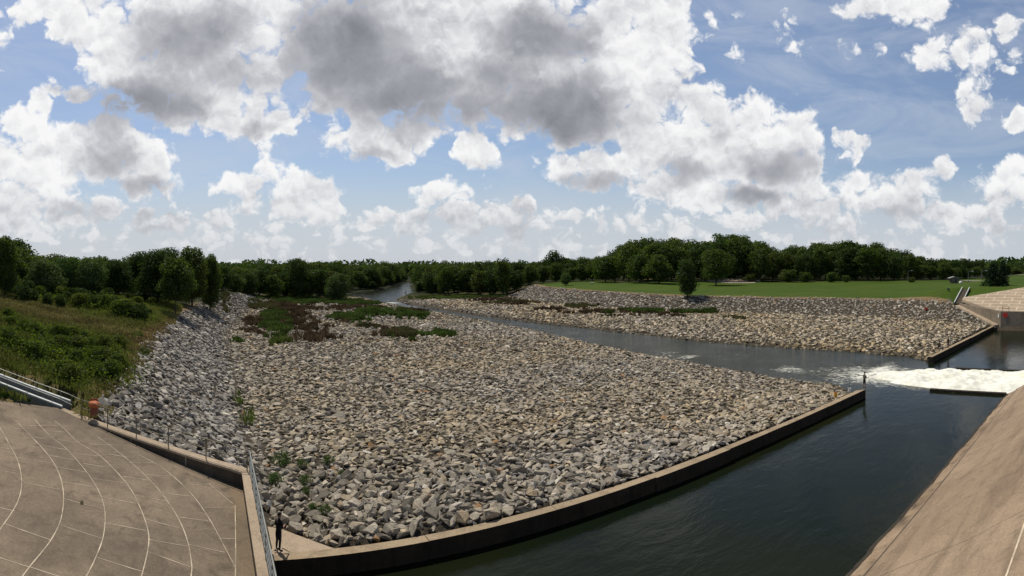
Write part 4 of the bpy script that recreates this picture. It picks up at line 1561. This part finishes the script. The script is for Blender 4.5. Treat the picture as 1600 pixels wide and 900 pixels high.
for (p, h, lab) in TU:
    q = hit(*p)
    plant('tuft', q[0], q[1], h, lab, 'plant', name='weed_tuft')
q = hit(225, 556); plant('tuft', q[0], q[1], 1.0, 'green weed at the top edge of the grey riprap bank', 'plant', name='weed_tuft')
q = hit(128, 787); plant('tuft', *ray_plane(128, 787, plane_l)[:2], .13, 'tiny weed growing from an apron joint', 'plant', name='weed_tuft', z=float(ray_plane(128, 787, plane_l)[2]))


# low bramble cover knitting the shrubs together
r = np.random.default_rng(77)
C_ = []
for (px, py, rad, hh, m_) in [(c[0], c[1], 2.2, 1.0, 420) for c in CL] + [(c[0], c[1], 2.0, 1.5, 300) for c in ROW] + [(c[0], c[1], 2.4, .9, 260) for c in UP]:
    q = hit(px, py)
    xy = q[:2] + r.normal(0, rad * .62, (m_, 2))
    dens = fbm(xy[:, 0] / 1.3 + 5, xy[:, 1] / 1.3, 3)
    xy = xy[(dens > .40) & (xy[:, 1] > 37.5)]
    top = hh * (.35 + 1.1 * fbm(xy[:, 0] / 1.7, xy[:, 1] / 1.7, 3))
    C_.append(np.column_stack([xy, terr(xy[:, 0], xy[:, 1]) + top * r.random(len(xy)) ** .6]))
C_ = np.concatenate(C_)
N_ = r.normal(size=C_.shape) * .7 + np.array([0, 0, .6])
N_ /= np.linalg.norm(N_, axis=1, keepdims=True)
vv_, ff_ = quads(C_, N_, np.full(len(C_), .19), r)
tag(link('bramble_cover', mesh_np('bramble_cover', vv_, ff_, M['shrub'])), 'low leafy bramble cover between the hillside shrubs', kind='stuff')


# blades: weeds in the riprap, rough grass on the hillside
def blades(name, pts, zs, hgt, cols, per, lean, wid, r, label):
    n = len(pts) * per
    b = np.repeat(np.column_stack([pts, zs]), per, 0)
    h = np.repeat(hgt, per) * r.uniform(.55, 1.15, n)
    b[:, :2] += r.normal(0, .22, (n, 2)) * np.repeat(np.minimum(hgt, 1.0), per)[:, None]
    a = r.uniform(0, 6.283, n)
    w = wid * r.uniform(.6, 1.4, n) * np.repeat(np.clip(np.hypot(pts[:, 0], pts[:, 1]) / 60, .7, 3.0), per)
    t = np.stack([np.cos(a), np.sin(a), np.zeros(n)], 1) * w[:, None]
    l = r.normal(0, lean, (n, 2)) * h[:, None]
    top = b + np.column_stack([l, h])
    mid = b + np.column_stack([l * .35, h * .55])
    v = np.stack([b - t * .6, b + t * .6, mid + t, top, mid - t], 1).reshape(-1, 3)
    f = np.arange(n * 5).reshape(n, 5)
    c = np.repeat(cols, per, 0) * r.uniform(.65, 1.35, (n, 1))
    o = link(name, mesh_np(name, v, f, M['blade'], False, np.repeat(c, 5, 0)))
    return tag(o, label, kind='stuff')


def patch_points(ellipses, dens, r, z=1.0):
    P_, C_ = [], []
    for (cx, cy, rx, ry, colr, h) in ellipses:
        poly = []
        for k in range(28):
            a = 2 * math.pi * k / 28
            py = max(cy + ry * math.sin(a), 455)
            q = P(cx + rx * math.cos(a), py, z)
            poly.append((q[0], q[1]))
        poly = np.array(poly)
        lo, hi = poly.min(0), poly.max(0)
        area = np.prod(hi - lo)
        n = int(min(area * dens, 9000))
        q = r.uniform(lo, hi, (n, 2))
        k = inpoly(q[:, 0], q[:, 1], [tuple(p) for p in poly])
        q = q[k]
        m = fbm(q[:, 0] / 3.2 + cx, q[:, 1] / 5, 4)
        rr_ = np.hypot((q[:, 0] - poly[:, 0].mean()) / max(np.ptp(poly[:, 0]) / 2, .1), (q[:, 1] - poly[:, 1].mean()) / max(np.ptp(poly[:, 1]) / 2, .1))
        q = q[(m > .36 + .22 * rr_) & (r.random(len(q)) < 1.15 - .7 * rr_)]
        P_.append(q)
        C_ += [(colr, h)] * len(q)
    return np.concatenate(P_), C_


GREEN, LIME, RUST, DULL = (.085, .128, .030), (.125, .165, .040), (.112, .078, .046), (.110, .106, .044)
WEEDS_G = [(430, 507, 26, 26, GREEN, 1.1), (445, 535, 24, 9, LIME, .9), (415, 480, 28, 8, DULL, 1.0), (480, 469, 80, 7, GREEN, .9), (550, 470, 50, 6, GREEN, .9), (548, 497, 38, 8, GREEN, 1.0), (598, 488, 44, 9, GREEN, 1.1), (640, 492, 32, 7, GREEN, 1.0),
           (655, 523, 58, 9, GREEN, .9), (620, 520, 34, 8, DULL, .9), (575, 510, 20, 5, DULL, .7), (700, 463, 70, 3, LIME, .8), (745, 464, 50, 3, GREEN, .8), (1000, 489.5, 95, 2.2, GREEN, 1.1), (1085, 491.5, 48, 2.4, GREEN, 1.0), (890, 481, 50, 2.2, DULL, .8), (800, 474, 50, 2.5, DULL, .8),
           (950, 496, 30, 2, DULL, .6), (1150, 500, 20, 4, DULL, .6), (366, 534, 16, 6, GREEN, .8), (377, 545, 18, 5, LIME, .5), (386, 650, 7, 34, LIME, 1.3), (393, 692, 8, 16, LIME, .9), (373, 625, 5, 12, LIME, .8), (355, 660, 12, 16, DULL, .7),
           (352, 490, 8, 10, DULL, .8), (430, 462, 60, 3, GREEN, .8), (215, 590, 10, 8, LIME, .7), (175, 625, 25, 6, LIME, .7)]
WEEDS_R = [(404, 506, 26, 14, RUST, 1.0), (458, 492, 22, 22, RUST, 1.0), (498, 524, 48, 16, RUST, 1.1), (470, 505, 30, 18, RUST, 1.0), (392, 522, 24, 10, RUST, .9), (440, 478, 32, 7, RUST, .9), (530, 500, 22, 6, RUST, .7), (602, 522, 40, 10, RUST, .9), (500, 480, 60, 5, RUST, .8), (560, 481, 50, 5, RUST, .8),
           (640, 483, 30, 4, RUST, .7), (815, 476, 40, 2, RUST, .9), (770, 470, 50, 2.5, RUST, .9), (1010, 494, 60, 2, RUST, 1.0), (930, 489, 80, 2, RUST, .9), (870, 484, 50, 2, RUST, .8), (1060, 496, 30, 1.5, RUST, .8)]
r = np.random.default_rng(31)
for nm, lst, dens, lab in (('green_weeds', WEEDS_G, 2.2, 'patches of green weeds growing through the riprap'), ('rust_weeds', WEEDS_R, 1.0, 'patches of red-brown dock weeds growing through the riprap')):
    q, meta = patch_points(lst, dens, r)
    k = (np.maximum(ip(WL, q[:, 1]) - q[:, 0], q[:, 0] - ip(WR, q[:, 1])) > .6)
    q = q[k]
    meta = [m_ for m_, kk in zip(meta, k) if kk]
    cols = np.array([m_[0] for m_ in meta])
    hs = np.array([m_[1] for m_ in meta])
    mixn = (fbm(q[:, 0] / 2.5, q[:, 1] / 2.5, 3) - .5)[:, None]
    cols = np.clip(cols * (1 + mixn * 1.6), .008, .3)
    blades(nm, q, terr(q[:, 0], q[:, 1]), hs, cols, 13, .30, .05, r, lab)

n = 30000
q = np.column_stack([r.uniform(-44, -5.5, n), r.uniform(33, 118, n) ** 1.0])
k = (q[:, 0] < ip(LB, q[:, 1]) + .3 + (fbm(q[:, 0] / 2, q[:, 1] / 2, 3) - .5) * 2.5) & ~inpoly(q[:, 0], q[:, 1], APRON_L)
k &= ~((q[:, 0] < -8.0) & (np.abs(q[:, 1] - (35.4 - (q[:, 0] + 9.3) * .11)) < 1.55))
q = q[k]
tn = fbm(q[:, 0] / 11 + 2, q[:, 1] / 18 + 3, 3)
edge_d = ip(LB, q[:, 1]) - q[:, 0]
az_ = (np.arctan2(q[:, 0], q[:, 1]) - YAW) * F + 800
py_ = HOR + F * (CAMZ - terr(q[:, 0], q[:, 1])) / np.hypot(q[:, 0], q[:, 1])
tanband = np.exp(-((py_ - (478 + az_ * .22)) / 17) ** 2) * .9 + np.exp(-(edge_d / 1.6) ** 2) * .9
tanm = np.clip(tanband + (tn - .5) * 1.6, 0, 1)[:, None]
cols = np.array([.155, .180, .038]) * (1 - tanm) + np.array([.26, .20, .09]) * tanm
cols = cols * (1 + (fbm(q[:, 0] / 3, q[:, 1] / 3, 3) - .5) * 1.2)[:, None]
hs = .55 - .2 * tanm[:, 0] + .25 * (tn - .5)
blades('meadow_grass', q, terr(q[:, 0], q[:, 1]), hs, cols, 6, .4, .055, r, 'rough green and straw-coloured grass covering the left hillside')
n = 2600
q = np.column_stack([r.uniform(-26, -9.2, n), r.uniform(26, 35.2, n)])
k = ~inpoly(q[:, 0], q[:, 1], [(2, -30), (2, 28.6), (-8.9, 34.3), (-12.9, 32.2), (-24, 26.1), (-24, -30)]) & (q[:, 1] < 33.3 - (q[:, 0] + 9.3) * .11)
q = q[k]
cols = np.array([.036, .062, .012])[None] * r.uniform(.7, 1.3, (len(q), 1))
blades('verge_grass', q, terr(q[:, 0], q[:, 1]), np.full(len(q), .28), cols, 9, .4, .05, r, 'short green grass between the near stairway and the apron')

# far wood beyond everything, reads as one mass
r = np.random.default_rng(41)
n = 26000
aa = r.uniform(-1.05, 1.05, n) + YAW
dd = r.uniform(520, 900, n)
u, v = dd * np.sin(aa), dd * np.cos(aa)
hh = 4.0 + 17 * fbm(aa * 26, dd / 90, 5)
zz = terr(u, v) * .7 + hh * r.random(n) ** .35
nr_ = r.normal(size=(n, 3)) + np.array([0, 0, .5])
nr_ /= np.linalg.norm(nr_, axis=1, keepdims=True)
vv_, ff_ = quads(np.column_stack([u, v, zz]), nr_, np.full(n, 3.4), r)
tag(link('far_wood', mesh_np('far_wood', vv_, ff_, M['leaf_dark'])), 'low dark wood along the horizon beyond the river', kind='stuff')


# ------------------------------------------------------------------ lane, gravel, small things on the lawn
def ribbon(name, pts, w, mat, kind='structure', dz=.03):
    bm = bmesh.new()
    ps = [Vector((p[0], p[1], 0)) for p in pts]
    ps = smooth_line(ps, 8)
    vs = []
    for i, p in enumerate(ps):
        t = ps[min(i + 1, len(ps) - 1)] - ps[max(i - 1, 0)]
        nn = Vector((-t.y, t.x)).normalized() * w / 2
        vs.append([bm.verts.new((p.x + nn.x * s, p.y + nn.y * s, float(terr(p.x + nn.x * s, p.y + nn.y * s)) + dz)) for s in (-1, 0, 1)])
    for i in range(len(vs) - 1):
        for k in (0, 1):
            bm.faces.new((vs[i][k], vs[i + 1][k], vs[i + 1][k + 1], vs[i][k + 1]))
    o = bm_obj(name, bm, mat)
    tag(o, kind=kind)
    return o


M['gravel'] = plain('pale_gravel', (.42, .36, .30), .9, .25, 2.0)
ribbon('gravel_path', [polar(px, d) for px, d in ((955, 262), (990, 268), (1040, 262), (1090, 262), (1140, 252), (1180, 250))], 5.0, M['gravel'], dz=.10)
ribbon('lane', [polar(px, d) for px, d in ((1500, 262), (1540, 250), (1580, 250), (1640, 260))], 5.0, M['gravel'], dz=.12)
# heap of brush along the edge of the wood
bm = bmesh.new()
for i in range(12):
    px = 1112 + i * 6.5
    q = polar(px, 257 + random.uniform(-1, 1))
    mtx = Matrix.Translation((q[0], q[1], float(terr(*q)) + .3)) @ Matrix.Diagonal((random.uniform(1.3, 2.0), 1.6, random.uniform(.6, 1.0), 1))
    bmesh.ops.create_icosphere(bm, subdivisions=2, radius=1, matrix=mtx)
for vtx in bm.verts:
    vtx.co += Vector((random.uniform(-1, 1), random.uniform(-1, 1), random.uniform(-1, 1))) * .18
tag(bm_obj('gravel_heap', bm, plain('brown_gravel', (.26, .20, .16), .95, .3, 3.0)), 'long low brown gravel heap at the right end of the path', 'heap')

M['paint_white'] = plain('white_paint', (.72, .72, .70), .5, .08)
M['dark_metal'] = plain('dark_metal', (.03, .03, .032), .5, .2)
M['shed_wall'] = plain('shed_boards', (.13, .115, .095), .85, .2)
M['roof'] = plain('pale_roof', (.33, .32, .30), .6, .15)
q = hit(1490, 442.5)
sh = thing('shed', 'small brown shelter hut with pale roof at the edge of the wood', 'hut', (q[0], q[1], q[2]), -R(48))
k = math.hypot(q[0], q[1]) / F
bm = bmesh.new(); box(bm, (0, 0, 4.2 * k), (11.5 * k, 7 * k, 8.4 * k)); bm_obj('wall', bm, M['shed_wall'], sh)
for x in (-7.0, 7.6):
    bm = bmesh.new(); box(bm, (x * k, -3 * k, 4.0 * k), (.2, .2, 8.0 * k)); bm_obj('post', bm, M['dark_metal'], sh)
bm = bmesh.new()
pr = [(-8.6 * k, 8.3 * k), (0, 10.6 * k), (8.6 * k, 8.3 * k), (8.6 * k, 7.6 * k), (0, 9.8 * k), (-8.6 * k, 7.6 * k)]
va = [bm.verts.new((x, -4.4 * k, z)) for x, z in pr]; vb = [bm.verts.new((x, 4.4 * k, z)) for x, z in pr]
for i in range(6):
    bm.faces.new((va[i], va[(i + 1) % 6], vb[(i + 1) % 6], vb[i]))
bm.faces.new((va[0], va[1], va[4], va[5])); bm.faces.new((va[1], va[2], va[3], va[4])); bm.faces.new((vb[0], vb[1], vb[4], vb[5])); bm.faces.new((vb[1], vb[2], vb[3], vb[4]))
bm_obj('roof', bm, M['roof'], sh)
bm = bmesh.new(); box(bm, (2.6 * k, -3.6 * k, 3.4 * k), (2.6 * k, .1, 6.6 * k)); bm_obj('door', bm, M['dark_metal'], sh)

q = hit(1501, 443)
bm = bmesh.new()
lathe(bm, [(.05, 0), (.62, .05), (.75, .35), (.62, .75), (.35, .95), (.05, 1.0)], 16)
t = bm_obj('dome_cover', bm, M['paint_white'], None, loc=(q[0], q[1], q[2] - .05), smooth=True)
tag(t, 'white rounded cover beside the shelter hut at the head of the far stairs', 'cover')
q = hit(1482, 455.5)
g = thing('grill', 'small black drum grill standing alone on the lawn left of the far stairs', 'grill', (q[0], q[1], q[2]))
bm = bmesh.new(); tube(bm, [(-.38, 0, .62), (.38, 0, .62)], .26, 14); bm_obj('drum', bm, M['dark_metal'], g)
for x in (-.28, .28):
    for y in (-.18, .18):
        bm = bmesh.new()
        tube(bm, [(x, y, -.03), (x, y * .8, .5)], .025, 6)
        bm_obj('leg', bm, M['dark_metal'], g)
bm = bmesh.new(); tube(bm, [(-.2, 0, .86), (-.2, 0, .98), (.2, 0, .98), (.2, 0, .86)], .02, 6); bm_obj('handle', bm, M['paint_white'], g)


def lamp_post(px, base_py, top_py, label):
    q = hit(px, base_py)
    k = math.hypot(q[0], q[1]) / F
    h = (base_py - top_py) * k
    t = thing('lamp_post', label, 'lamp post', (q[0], q[1], q[2]), -R(50))
    bm = bmesh.new(); tube(bm, [(0, 0, -.1), (0, 0, h * .97)], [.11, .06], 8); bm_obj('pole', bm, M['galv'], t)
    bm = bmesh.new(); tube(bm, [(0, 0, h * .95), (.5, 0, h), (1.3, 0, h * 1.01)], .045, 6); bm_obj('arm', bm, M['galv'], t)
    bm = bmesh.new(); box(bm, (1.6, 0, h * 1.005), (.75, .34, .16)); bm_obj('lamp_head', bm, M['paint_white'], t, bevel=.04)


lamp_post(1419, 441, 423, 'thin grey lamp post in front of the wood left of the hut')
lamp_post(1513, 443, 424, 'lamp post with a tilted pale head right of the hut')
lamp_post(1534, 443, 423, 'lamp post with a pale head just left of the pines')
# picnic table near the path
q = hit(925, 444)
t = thing('picnic_table', 'pale picnic table on the lawn near the left end of the path', 'table', (q[0], q[1], q[2]), R(25))
bm = bmesh.new(); box(bm, (0, 0, .76), (2.2, .8, .06)); bm_obj('tabletop', bm, M['paint_white'], t)
for s in (-1, 1):
    bm = bmesh.new(); box(bm, (0, s * .8, .45), (2.2, .28, .05)); bm_obj('bench', bm, M['paint_white'], t)
bm = bmesh.new()
for x in (-.8, .8):
    tube(bm, [(x, -.8, -.02), (x, -.25, .75)], .04, 6); tube(bm, [(x, .8, -.02), (x, .25, .75)], .04, 6); tube(bm, [(x, -.8, .42), (x, .8, .42)], .035, 6)
bm_obj('frame', bm, M['dark_metal'], t)

# on and by the far wall
M['red'] = plain('red_paint', (.55, .045, .03), .5, .15)
M['orange'] = plain('orange_barrel_paint', (.50, .15, .055), .6, .22, 3.0)
M['rust'] = plain('rusty_red', (.26, .085, .05), .75, .3, 4.0)
M['yellow'] = plain('yellow_plastic', (.72, .36, .03), .45, .1)


def on_wall_u(px, py, u0):
    a = (px - 800) / F + YAW
    d = u0 / math.sin(a)
    return Vector((u0, d * math.cos(a), CAMZ - (py - HOR) / F * d))


s = thing('warning_sign', 'red diamond-cornered sign on the shaded far basin wall', 'sign', on_wall_u(1570.5, 492, 121.93), -R(90))
bm = bmesh.new(); prism(bm, [(-.55, -.02), (.55, -.02), (.55, .02), (-.55, .02)], -.32, .42); bm_obj('panel', bm, M['red'], s, bevel=.01)
bm = bmesh.new(); prism(bm, [(-.30, -.03), (.30, -.03), (.30, .02), (-.30, .02)], -.62, -.325); bm_obj('lower_panel', bm, M['red'], s, bevel=.01)
q2 = FA + (FB - FA) * .04 - nr * .06
s = thing('gauge_plate', 'small white plate fixed near the corner of the far wing wall', 'sign', (q2.x, q2.y, 3.1), math.atan2(d.y, d.x) if False else math.atan2((FB - FA).y, (FB - FA).x))
bm = bmesh.new(); box(bm, (0, 0, 0), (.34, .06, .8)); bm_obj('plate', bm, M['paint_white'], s, bevel=.01)

railing('pipe_railing', 'short stub of pipe railing on the corner of the far wall', [(122.3, 24.2, 4.1), (122.3, 22.8, 4.1)], 1.15, (1.1, .6), .05)
q = hit(1447, 486)
t = thing('cooler', 'red cooler box lying among the far riprap stones', 'cooler', (q[0], q[1], q[2] + .30), R(20))
bm = bmesh.new(); box(bm, (0, 0, .22), (1.0, .62, .5)); bm_obj('body', bm, M['red'], t, bevel=.06)
bm = bmesh.new(); box(bm, (0, 0, .52), (1.02, .64, .09)); bm_obj('lid', bm, M['rust'], t, bevel=.03)

# barrel by the railing
q = hit(147, 656)
b = thing('barrel', 'orange barrel with a bulging liner behind the wing wall railing', 'barrel', (q[0], q[1], q[2] + .32))
b.scale = (.88, .88, .88)
bm = bmesh.new(); lathe(bm, [(.25, 0), (.262, .02), (.255, .04), (.255, .26), (.27, .28), (.255, .30), (.258, .56), (.27, .58), (.26, .62)], 24); bm_obj('body', bm, M['rust'], b, smooth=True)
bm = bmesh.new()
lathe(bm, [(.275, .46), (.31, .50), (.36, .60), (.36, .70), (.30, .80), (.18, .86), (.02, .88)], 24)
rr = random.Random(2)
for vtx in bm.verts:
    vtx.co.x *= 1 + rr.uniform(-.16, .12); vtx.co.y *= 1 + rr.uniform(-.16, .12); vtx.co.z += rr.uniform(-.04, .04)
bm_obj('liner', bm, M['orange'], b, smooth=True)
bm = bmesh.new(); box(bm, (-.05, .36, .80), (.50, .05, .34)); bm_obj('lid', bm, M['rust'], b, bevel=.02)


# ------------------------------------------------------------------ people
def cloth(name, c):
    return plain(name, c, .85, .2, 12.0)


SKIN = plain('skin', (.40, .24, .16), .6, .08)
HAIR = plain('dark_hair', (.018, .014, .012), .7, .2)


def person(label, loc, rz, shirt, lower, pose='stand', shorts=False, scale=1.0, hat=None, arms=None, group=None):
    t = thing('person', label, 'person', loc, rz, group)
    t.scale = (scale,) * 3
    V, E, Rd = [], [], []

    def add(p, rad, par=None):
        V.append(Vector(p)); Rd.append(rad)
        if par is not None:
            E.append((par, len(V) - 1))
        return len(V) - 1
    hipz = .93 if pose == 'stand' else .30
    lean = 0.04 if pose == 'stand' else .18
    pel = add((0, 0, hipz), (.150, .115))
    wst = add((0, lean * .4, hipz + .18), (.140, .105), pel)
    chs = add((0, lean * .8, hipz + .38), (.165, .118), wst)
    nk0 = add((0, lean, hipz + .53), (.085, .075), chs)
    nk1 = add((0, lean + .015, hipz + .61), (.054, .054), nk0)
    hd0 = add((0, lean + .03, hipz + .67), (.074, .085), nk1)
    hd1 = add((0, lean + .035, hipz + .76), (.079, .098), hd0)
    hd2 = add((0, lean + .025, hipz + .83), (.056, .07), hd1)
    bones = [((pel), (wst), 0), (wst, chs, 0), (chs, nk0, 0), (nk0, nk1, 2), (nk1, hd0, 2), (hd0, hd1, 2), (hd1, hd2, 2)]
    nose = add((0, lean + .145, hipz + .735), (.015, .018), hd1)
    bones.append((hd1, nose, 2))
    arms = arms or {}
    for sx in (-1, 1):
        sh = add((sx * .185, lean * .9, hipz + .47), (.066, .066), chs)
        el, wr = arms.get(sx, ((sx * .25, -.02, hipz + .20), (sx * .23, .10, hipz - .03)))
        e_ = add(el, (.046, .046), sh)
        w_ = add(wr, (.030, .034), e_)
        dv = (Vector(wr) - Vector(el)).normalized()
        pm = add(Vector(wr) + dv * .085, (.024, .040), w_)
        bones += [(chs, sh, 0), (sh, e_, 0), (e_, w_, 2), (w_, pm, 2)]
        side = dv.orthogonal().normalized()
        for i in range(4):
            L = (.075, .088, .082, .064)[i]
            base = Vector(wr) + dv * .105 + side * (.027 - .018 * i)
            k1 = add(base, (.009, .009), pm)
            k2 = add(base + dv * L * .5 + Vector((0, 0, -.006)), (.008, .008), k1)
            k3 = add(base + dv * L * .85 + Vector((0, 0, -.028)), (.007, .007), k2)
            bones += [(k1, k2, 2), (k2, k3, 2)]
        th1 = add(Vector(wr) + dv * .04 + side * .045, (.011, .011), pm)
        th2 = add(Vector(wr) + dv * .09 + side * .066, (.009, .009), th1)
        bones.append((th1, th2, 2))
        if pose == 'stand':
            hp = add((sx * .095, 0, hipz - .08), (.098, .105), pel)
            kn = add((sx * .105, .015, .49), (.062, .066), hp)
            cf = add((sx * .108, -.012, .34), (.058, .062), kn)
            an = add((sx * .112, -.02, .085), (.038, .042), cf)
            fo = add((sx * .118, .05, .045), (.042, .036), an)
            to = add((sx * .128, .17, .032), (.040, .026), fo)
        else:
            hp = add((sx * .11, .06, hipz - .02), (.098, .1), pel)
            kn = add((sx * .15, .44, hipz + .26), (.062, .066), hp)
            cf = add((sx * .14, .45, hipz + .10), (.056, .06), kn)
            an = add((sx * .13, .46, .085), (.04, .042), cf)
            fo = add((sx * .13, .53, .045), (.042, .036), an)
            to = add((sx * .135, .64, .032), (.04, .026), fo)
        bones += [(pel, hp, 1), (hp, kn, 1), (kn, cf, 2 if shorts else 1), (cf, an, 2 if shorts else 1), (an, fo, 3), (fo, to, 3)]
    me = bpy.data.meshes.new('skeleton')
    me.from_pydata([tuple(p) for p in V], E, [])
    ob = bpy.data.objects.new('skeleton', me)
    COL.objects.link(ob)
    ob.modifiers.new('skin', 'SKIN')
    sv = me.skin_vertices[0].data
    for i, rd in enumerate(Rd):
        sv[i].radius = rd
        sv[i].use_root = (i == 0)
    ss_ = ob.modifiers.new('sub', 'SUBSURF')
    ss_.levels = ss_.render_levels = 1
    dg = bpy.context.evaluated_depsgraph_get()
    body = bpy.data.meshes.new_from_object(ob.evaluated_get(dg))
    bpy.data.objects.remove(ob, do_unlink=True)
    body.name = 'body'
    body.materials.clear()
    shoe = cloth('shoe', (.03, .028, .026))
    for m_ in (shirt, lower, SKIN, shoe):
        body.materials.append(m_)
    for p in body.polygons:
        c = p.center
        best = None
        for a, b_, mi in bones:
            pa, pb = V[a], V[b_]
            ab = pb - pa
            tt = max(0, min(1, (c - pa).dot(ab) / max(ab.length_squared, 1e-9)))
            dd_ = (c - (pa + ab * tt)).length - Rd[a][0] * .6
            if best is None or dd_ < best[0]:
                best = (dd_, mi)
        p.material_index = best[1]
        p.use_smooth = True
    link('body', body, t)
    z = hipz
    bm = bmesh.new()
    bmesh.ops.create_uvsphere(bm, u_segments=14, v_segments=9, radius=1, matrix=Matrix.Translation((0, lean + .018, z + .80)) @ Matrix.Diagonal((.092, .112, .085, 1)))
    bmesh.ops.delete(bm, geom=[f for f in bm.verts if f.co.z < z + .775 and f.co.y > lean + .02], context='VERTS')
    bm_obj('hair', bm, HAIR, t, smooth=True)
    for sx in (-1, 1):
        bm = bmesh.new()
        bmesh.ops.create_uvsphere(bm, u_segments=8, v_segments=6, radius=.013, matrix=Matrix.Translation((sx * .032, lean + .118, z + .755)))
        bm_obj('eye', bm, M['dark_metal'], t)
    if hat:
        bm = bmesh.new()
        bmesh.ops.create_uvsphere(bm, u_segments=14, v_segments=8, radius=1, matrix=Matrix.Translation((0, lean + .02, z + .825)) @ Matrix.Diagonal((.094, .114, .075, 1)))
        bmesh.ops.delete(bm, geom=[f for f in bm.verts if f.co.z < z + .80], context='VERTS')
        tube(bm, [(0, lean + .10, z + .81), (0, lean + .19, z + .80)], [.045, .02], 10)
        bm_obj('cap', bm, hat, t, smooth=True)
    return t


def face(px, extra=0.0):
    """heading that looks away from the camera along direction px (plus a turn to the right)"""
    return -((px - 800) / F + YAW) - extra


BLK, NAVY, OLIVE, GREYS = cloth('black_cloth', (.030, .027, .028)), cloth('dark_navy_cloth', (.018, .02, .032)), cloth('olive_grey_shirt', (.10, .095, .065)), cloth('dark_red_shirt', (.07, .025, .022))
p1 = P(435, 861, .86)
person('person in black shirt and dark trousers standing on the pad by the basin wall', p1, face(435, .85), BLK, NAVY, hat=BLK,
       arms={-1: ((-.27, .02, 1.16), (-.08, .27, 1.12)), 1: ((.27, .03, 1.16), (.10, .29, 1.16))})


def rod(label, a, b, bend=0.0, name='fishing_rod'):
    a, b = Vector(a), Vector(b)
    t = thing(name, label, 'fishing rod', a)
    dv = b - a
    pts = [dv * s + Vector((0, 0, -bend * s * s)) for s in np.linspace(0, 1, 8)]
    bm = bmesh.new(); tube(bm, pts, [.016 - .013 * i / 7 for i in range(8)], 6); bm_obj('blank', bm, M['dark_metal'], t)
    bm = bmesh.new(); tube(bm, [dv * .01, dv * .14], .021, 8); bm_obj('grip', bm, M['rail'], t)
    bm = bmesh.new(); c = dv * .16 + Vector((0, 0, -.05)); tube(bm, [c - Vector((.04, 0, 0)), c + Vector((.04, 0, 0))], .035, 10); bm_obj('reel', bm, M['galv'], t)
    return t


def tripod_rest(label, loc, rz):
    t = thing('rod_rest', label, 'rod rest', loc, rz)
    for k in range(3):
        a = k * 2.09
        bm = bmesh.new(); tube(bm, [(math.cos(a) * .34, math.sin(a) * .34, 0), (0, 0, .22)], .018, 6); bm_obj('leg', bm, M['dark_metal'], t)
    bm = bmesh.new(); tube(bm, [(0, 0, .2), (0, 0, .3)], .02, 6); box(bm, (0, 0, .31), (.14, .03, .03)); bm_obj('fork', bm, M['dark_metal'], t)


a_ = P(441, 856, .88); b_ = P(459, 866, .88)
rod('black fishing rod lying on the pad to the right of the black-clad angler', a_, b_)
a_ = P(421, 866, .90); b_ = P(432, 857, 1.0)
rod('short black rod lying on the pad left of the black-clad angler', b_, a_)

q = P(1344.5, 606, SILLZ)
hx = face(1345, .75)
t2 = person('person in olive-grey shirt and black shorts fishing from the tip of the near sill', (q[0], 26.34, SILLZ - .005), hx, OLIVE, BLK, shorts=True, hat=BLK,
            arms={-1: ((-.26, .06, 1.18), (-.06, .33, 1.12)), 1: ((.26, .05, 1.17), (.07, .30, 1.10))})
mw = Matrix.Translation((q[0], 26.34, SILLZ)) @ Matrix.Rotation(hx, 4, 'Z')
rod('slender fishing rod held out over the water by the angler in olive', mw @ Vector((.0, .26, 1.05)), mw @ Vector((.1, 2.6, 1.6)), .12)
q3 = P(1484, 544, SILLZ)
person('person in dark red shirt and black shorts standing on the far end sill', (q3[0], 26.36, SILLZ - .005), face(1484, 2.2), GREYS, BLK, shorts=True)
q4 = P(1472, 547, SILLZ)
person('person in dark clothes sitting low at the edge of the far riprap', (q4[0], 27.3, SILLZ + .2), face(1472, 2.2), BLK, NAVY, pose='sit',
       arms={-1: ((-.25, .15, .55), (-.12, .42, .55)), 1: ((.25, .15, .55), (.12, .42, .55))})
q5 = hit(634, 461)
person('tiny distant person standing on the stones at the river bend', (q5[0], q5[1], float(terr(q5[0], q5[1])) + .15), face(634, 2.5), BLK, NAVY)

# tackle at the sill tip
def bucket(label, loc, mat):
    t = thing('bucket', label, 'bucket', loc)
    bm = bmesh.new(); lathe(bm, [(.13, 0), (.165, .36), (.18, .365), (.18, .39), (.165, .392), (.15, .30), (.02, .295)], 20); bm_obj('pail', bm, mat, t, smooth=False)
    bm = bmesh.new(); tube(bm, [(-.17, 0, .35), (-.14, .1, .44), (0, .15, .47), (.14, .1, .44), (.17, 0, .35)], .008, 6); bm_obj('handle', bm, M['dark_metal'], t)


q = P(1306, 622, SILLZ)
bucket('yellow-orange bucket on the stones just behind the near sill', (q[0], 27.0, SILLZ + .12), M['yellow'])
q = P(1322, 612, SILLZ)
bucket('white bucket near the sill tip, between the yellow bucket and the angler', (q[0], 26.95, SILLZ + .05), M['paint_white'])
q = P(1312, 606, SILLZ)
rod('upright fishing rod propped among the stones near the sill tip', (q[0], 27.6, .7), (q[0] + .15, 27.7, 3.3))
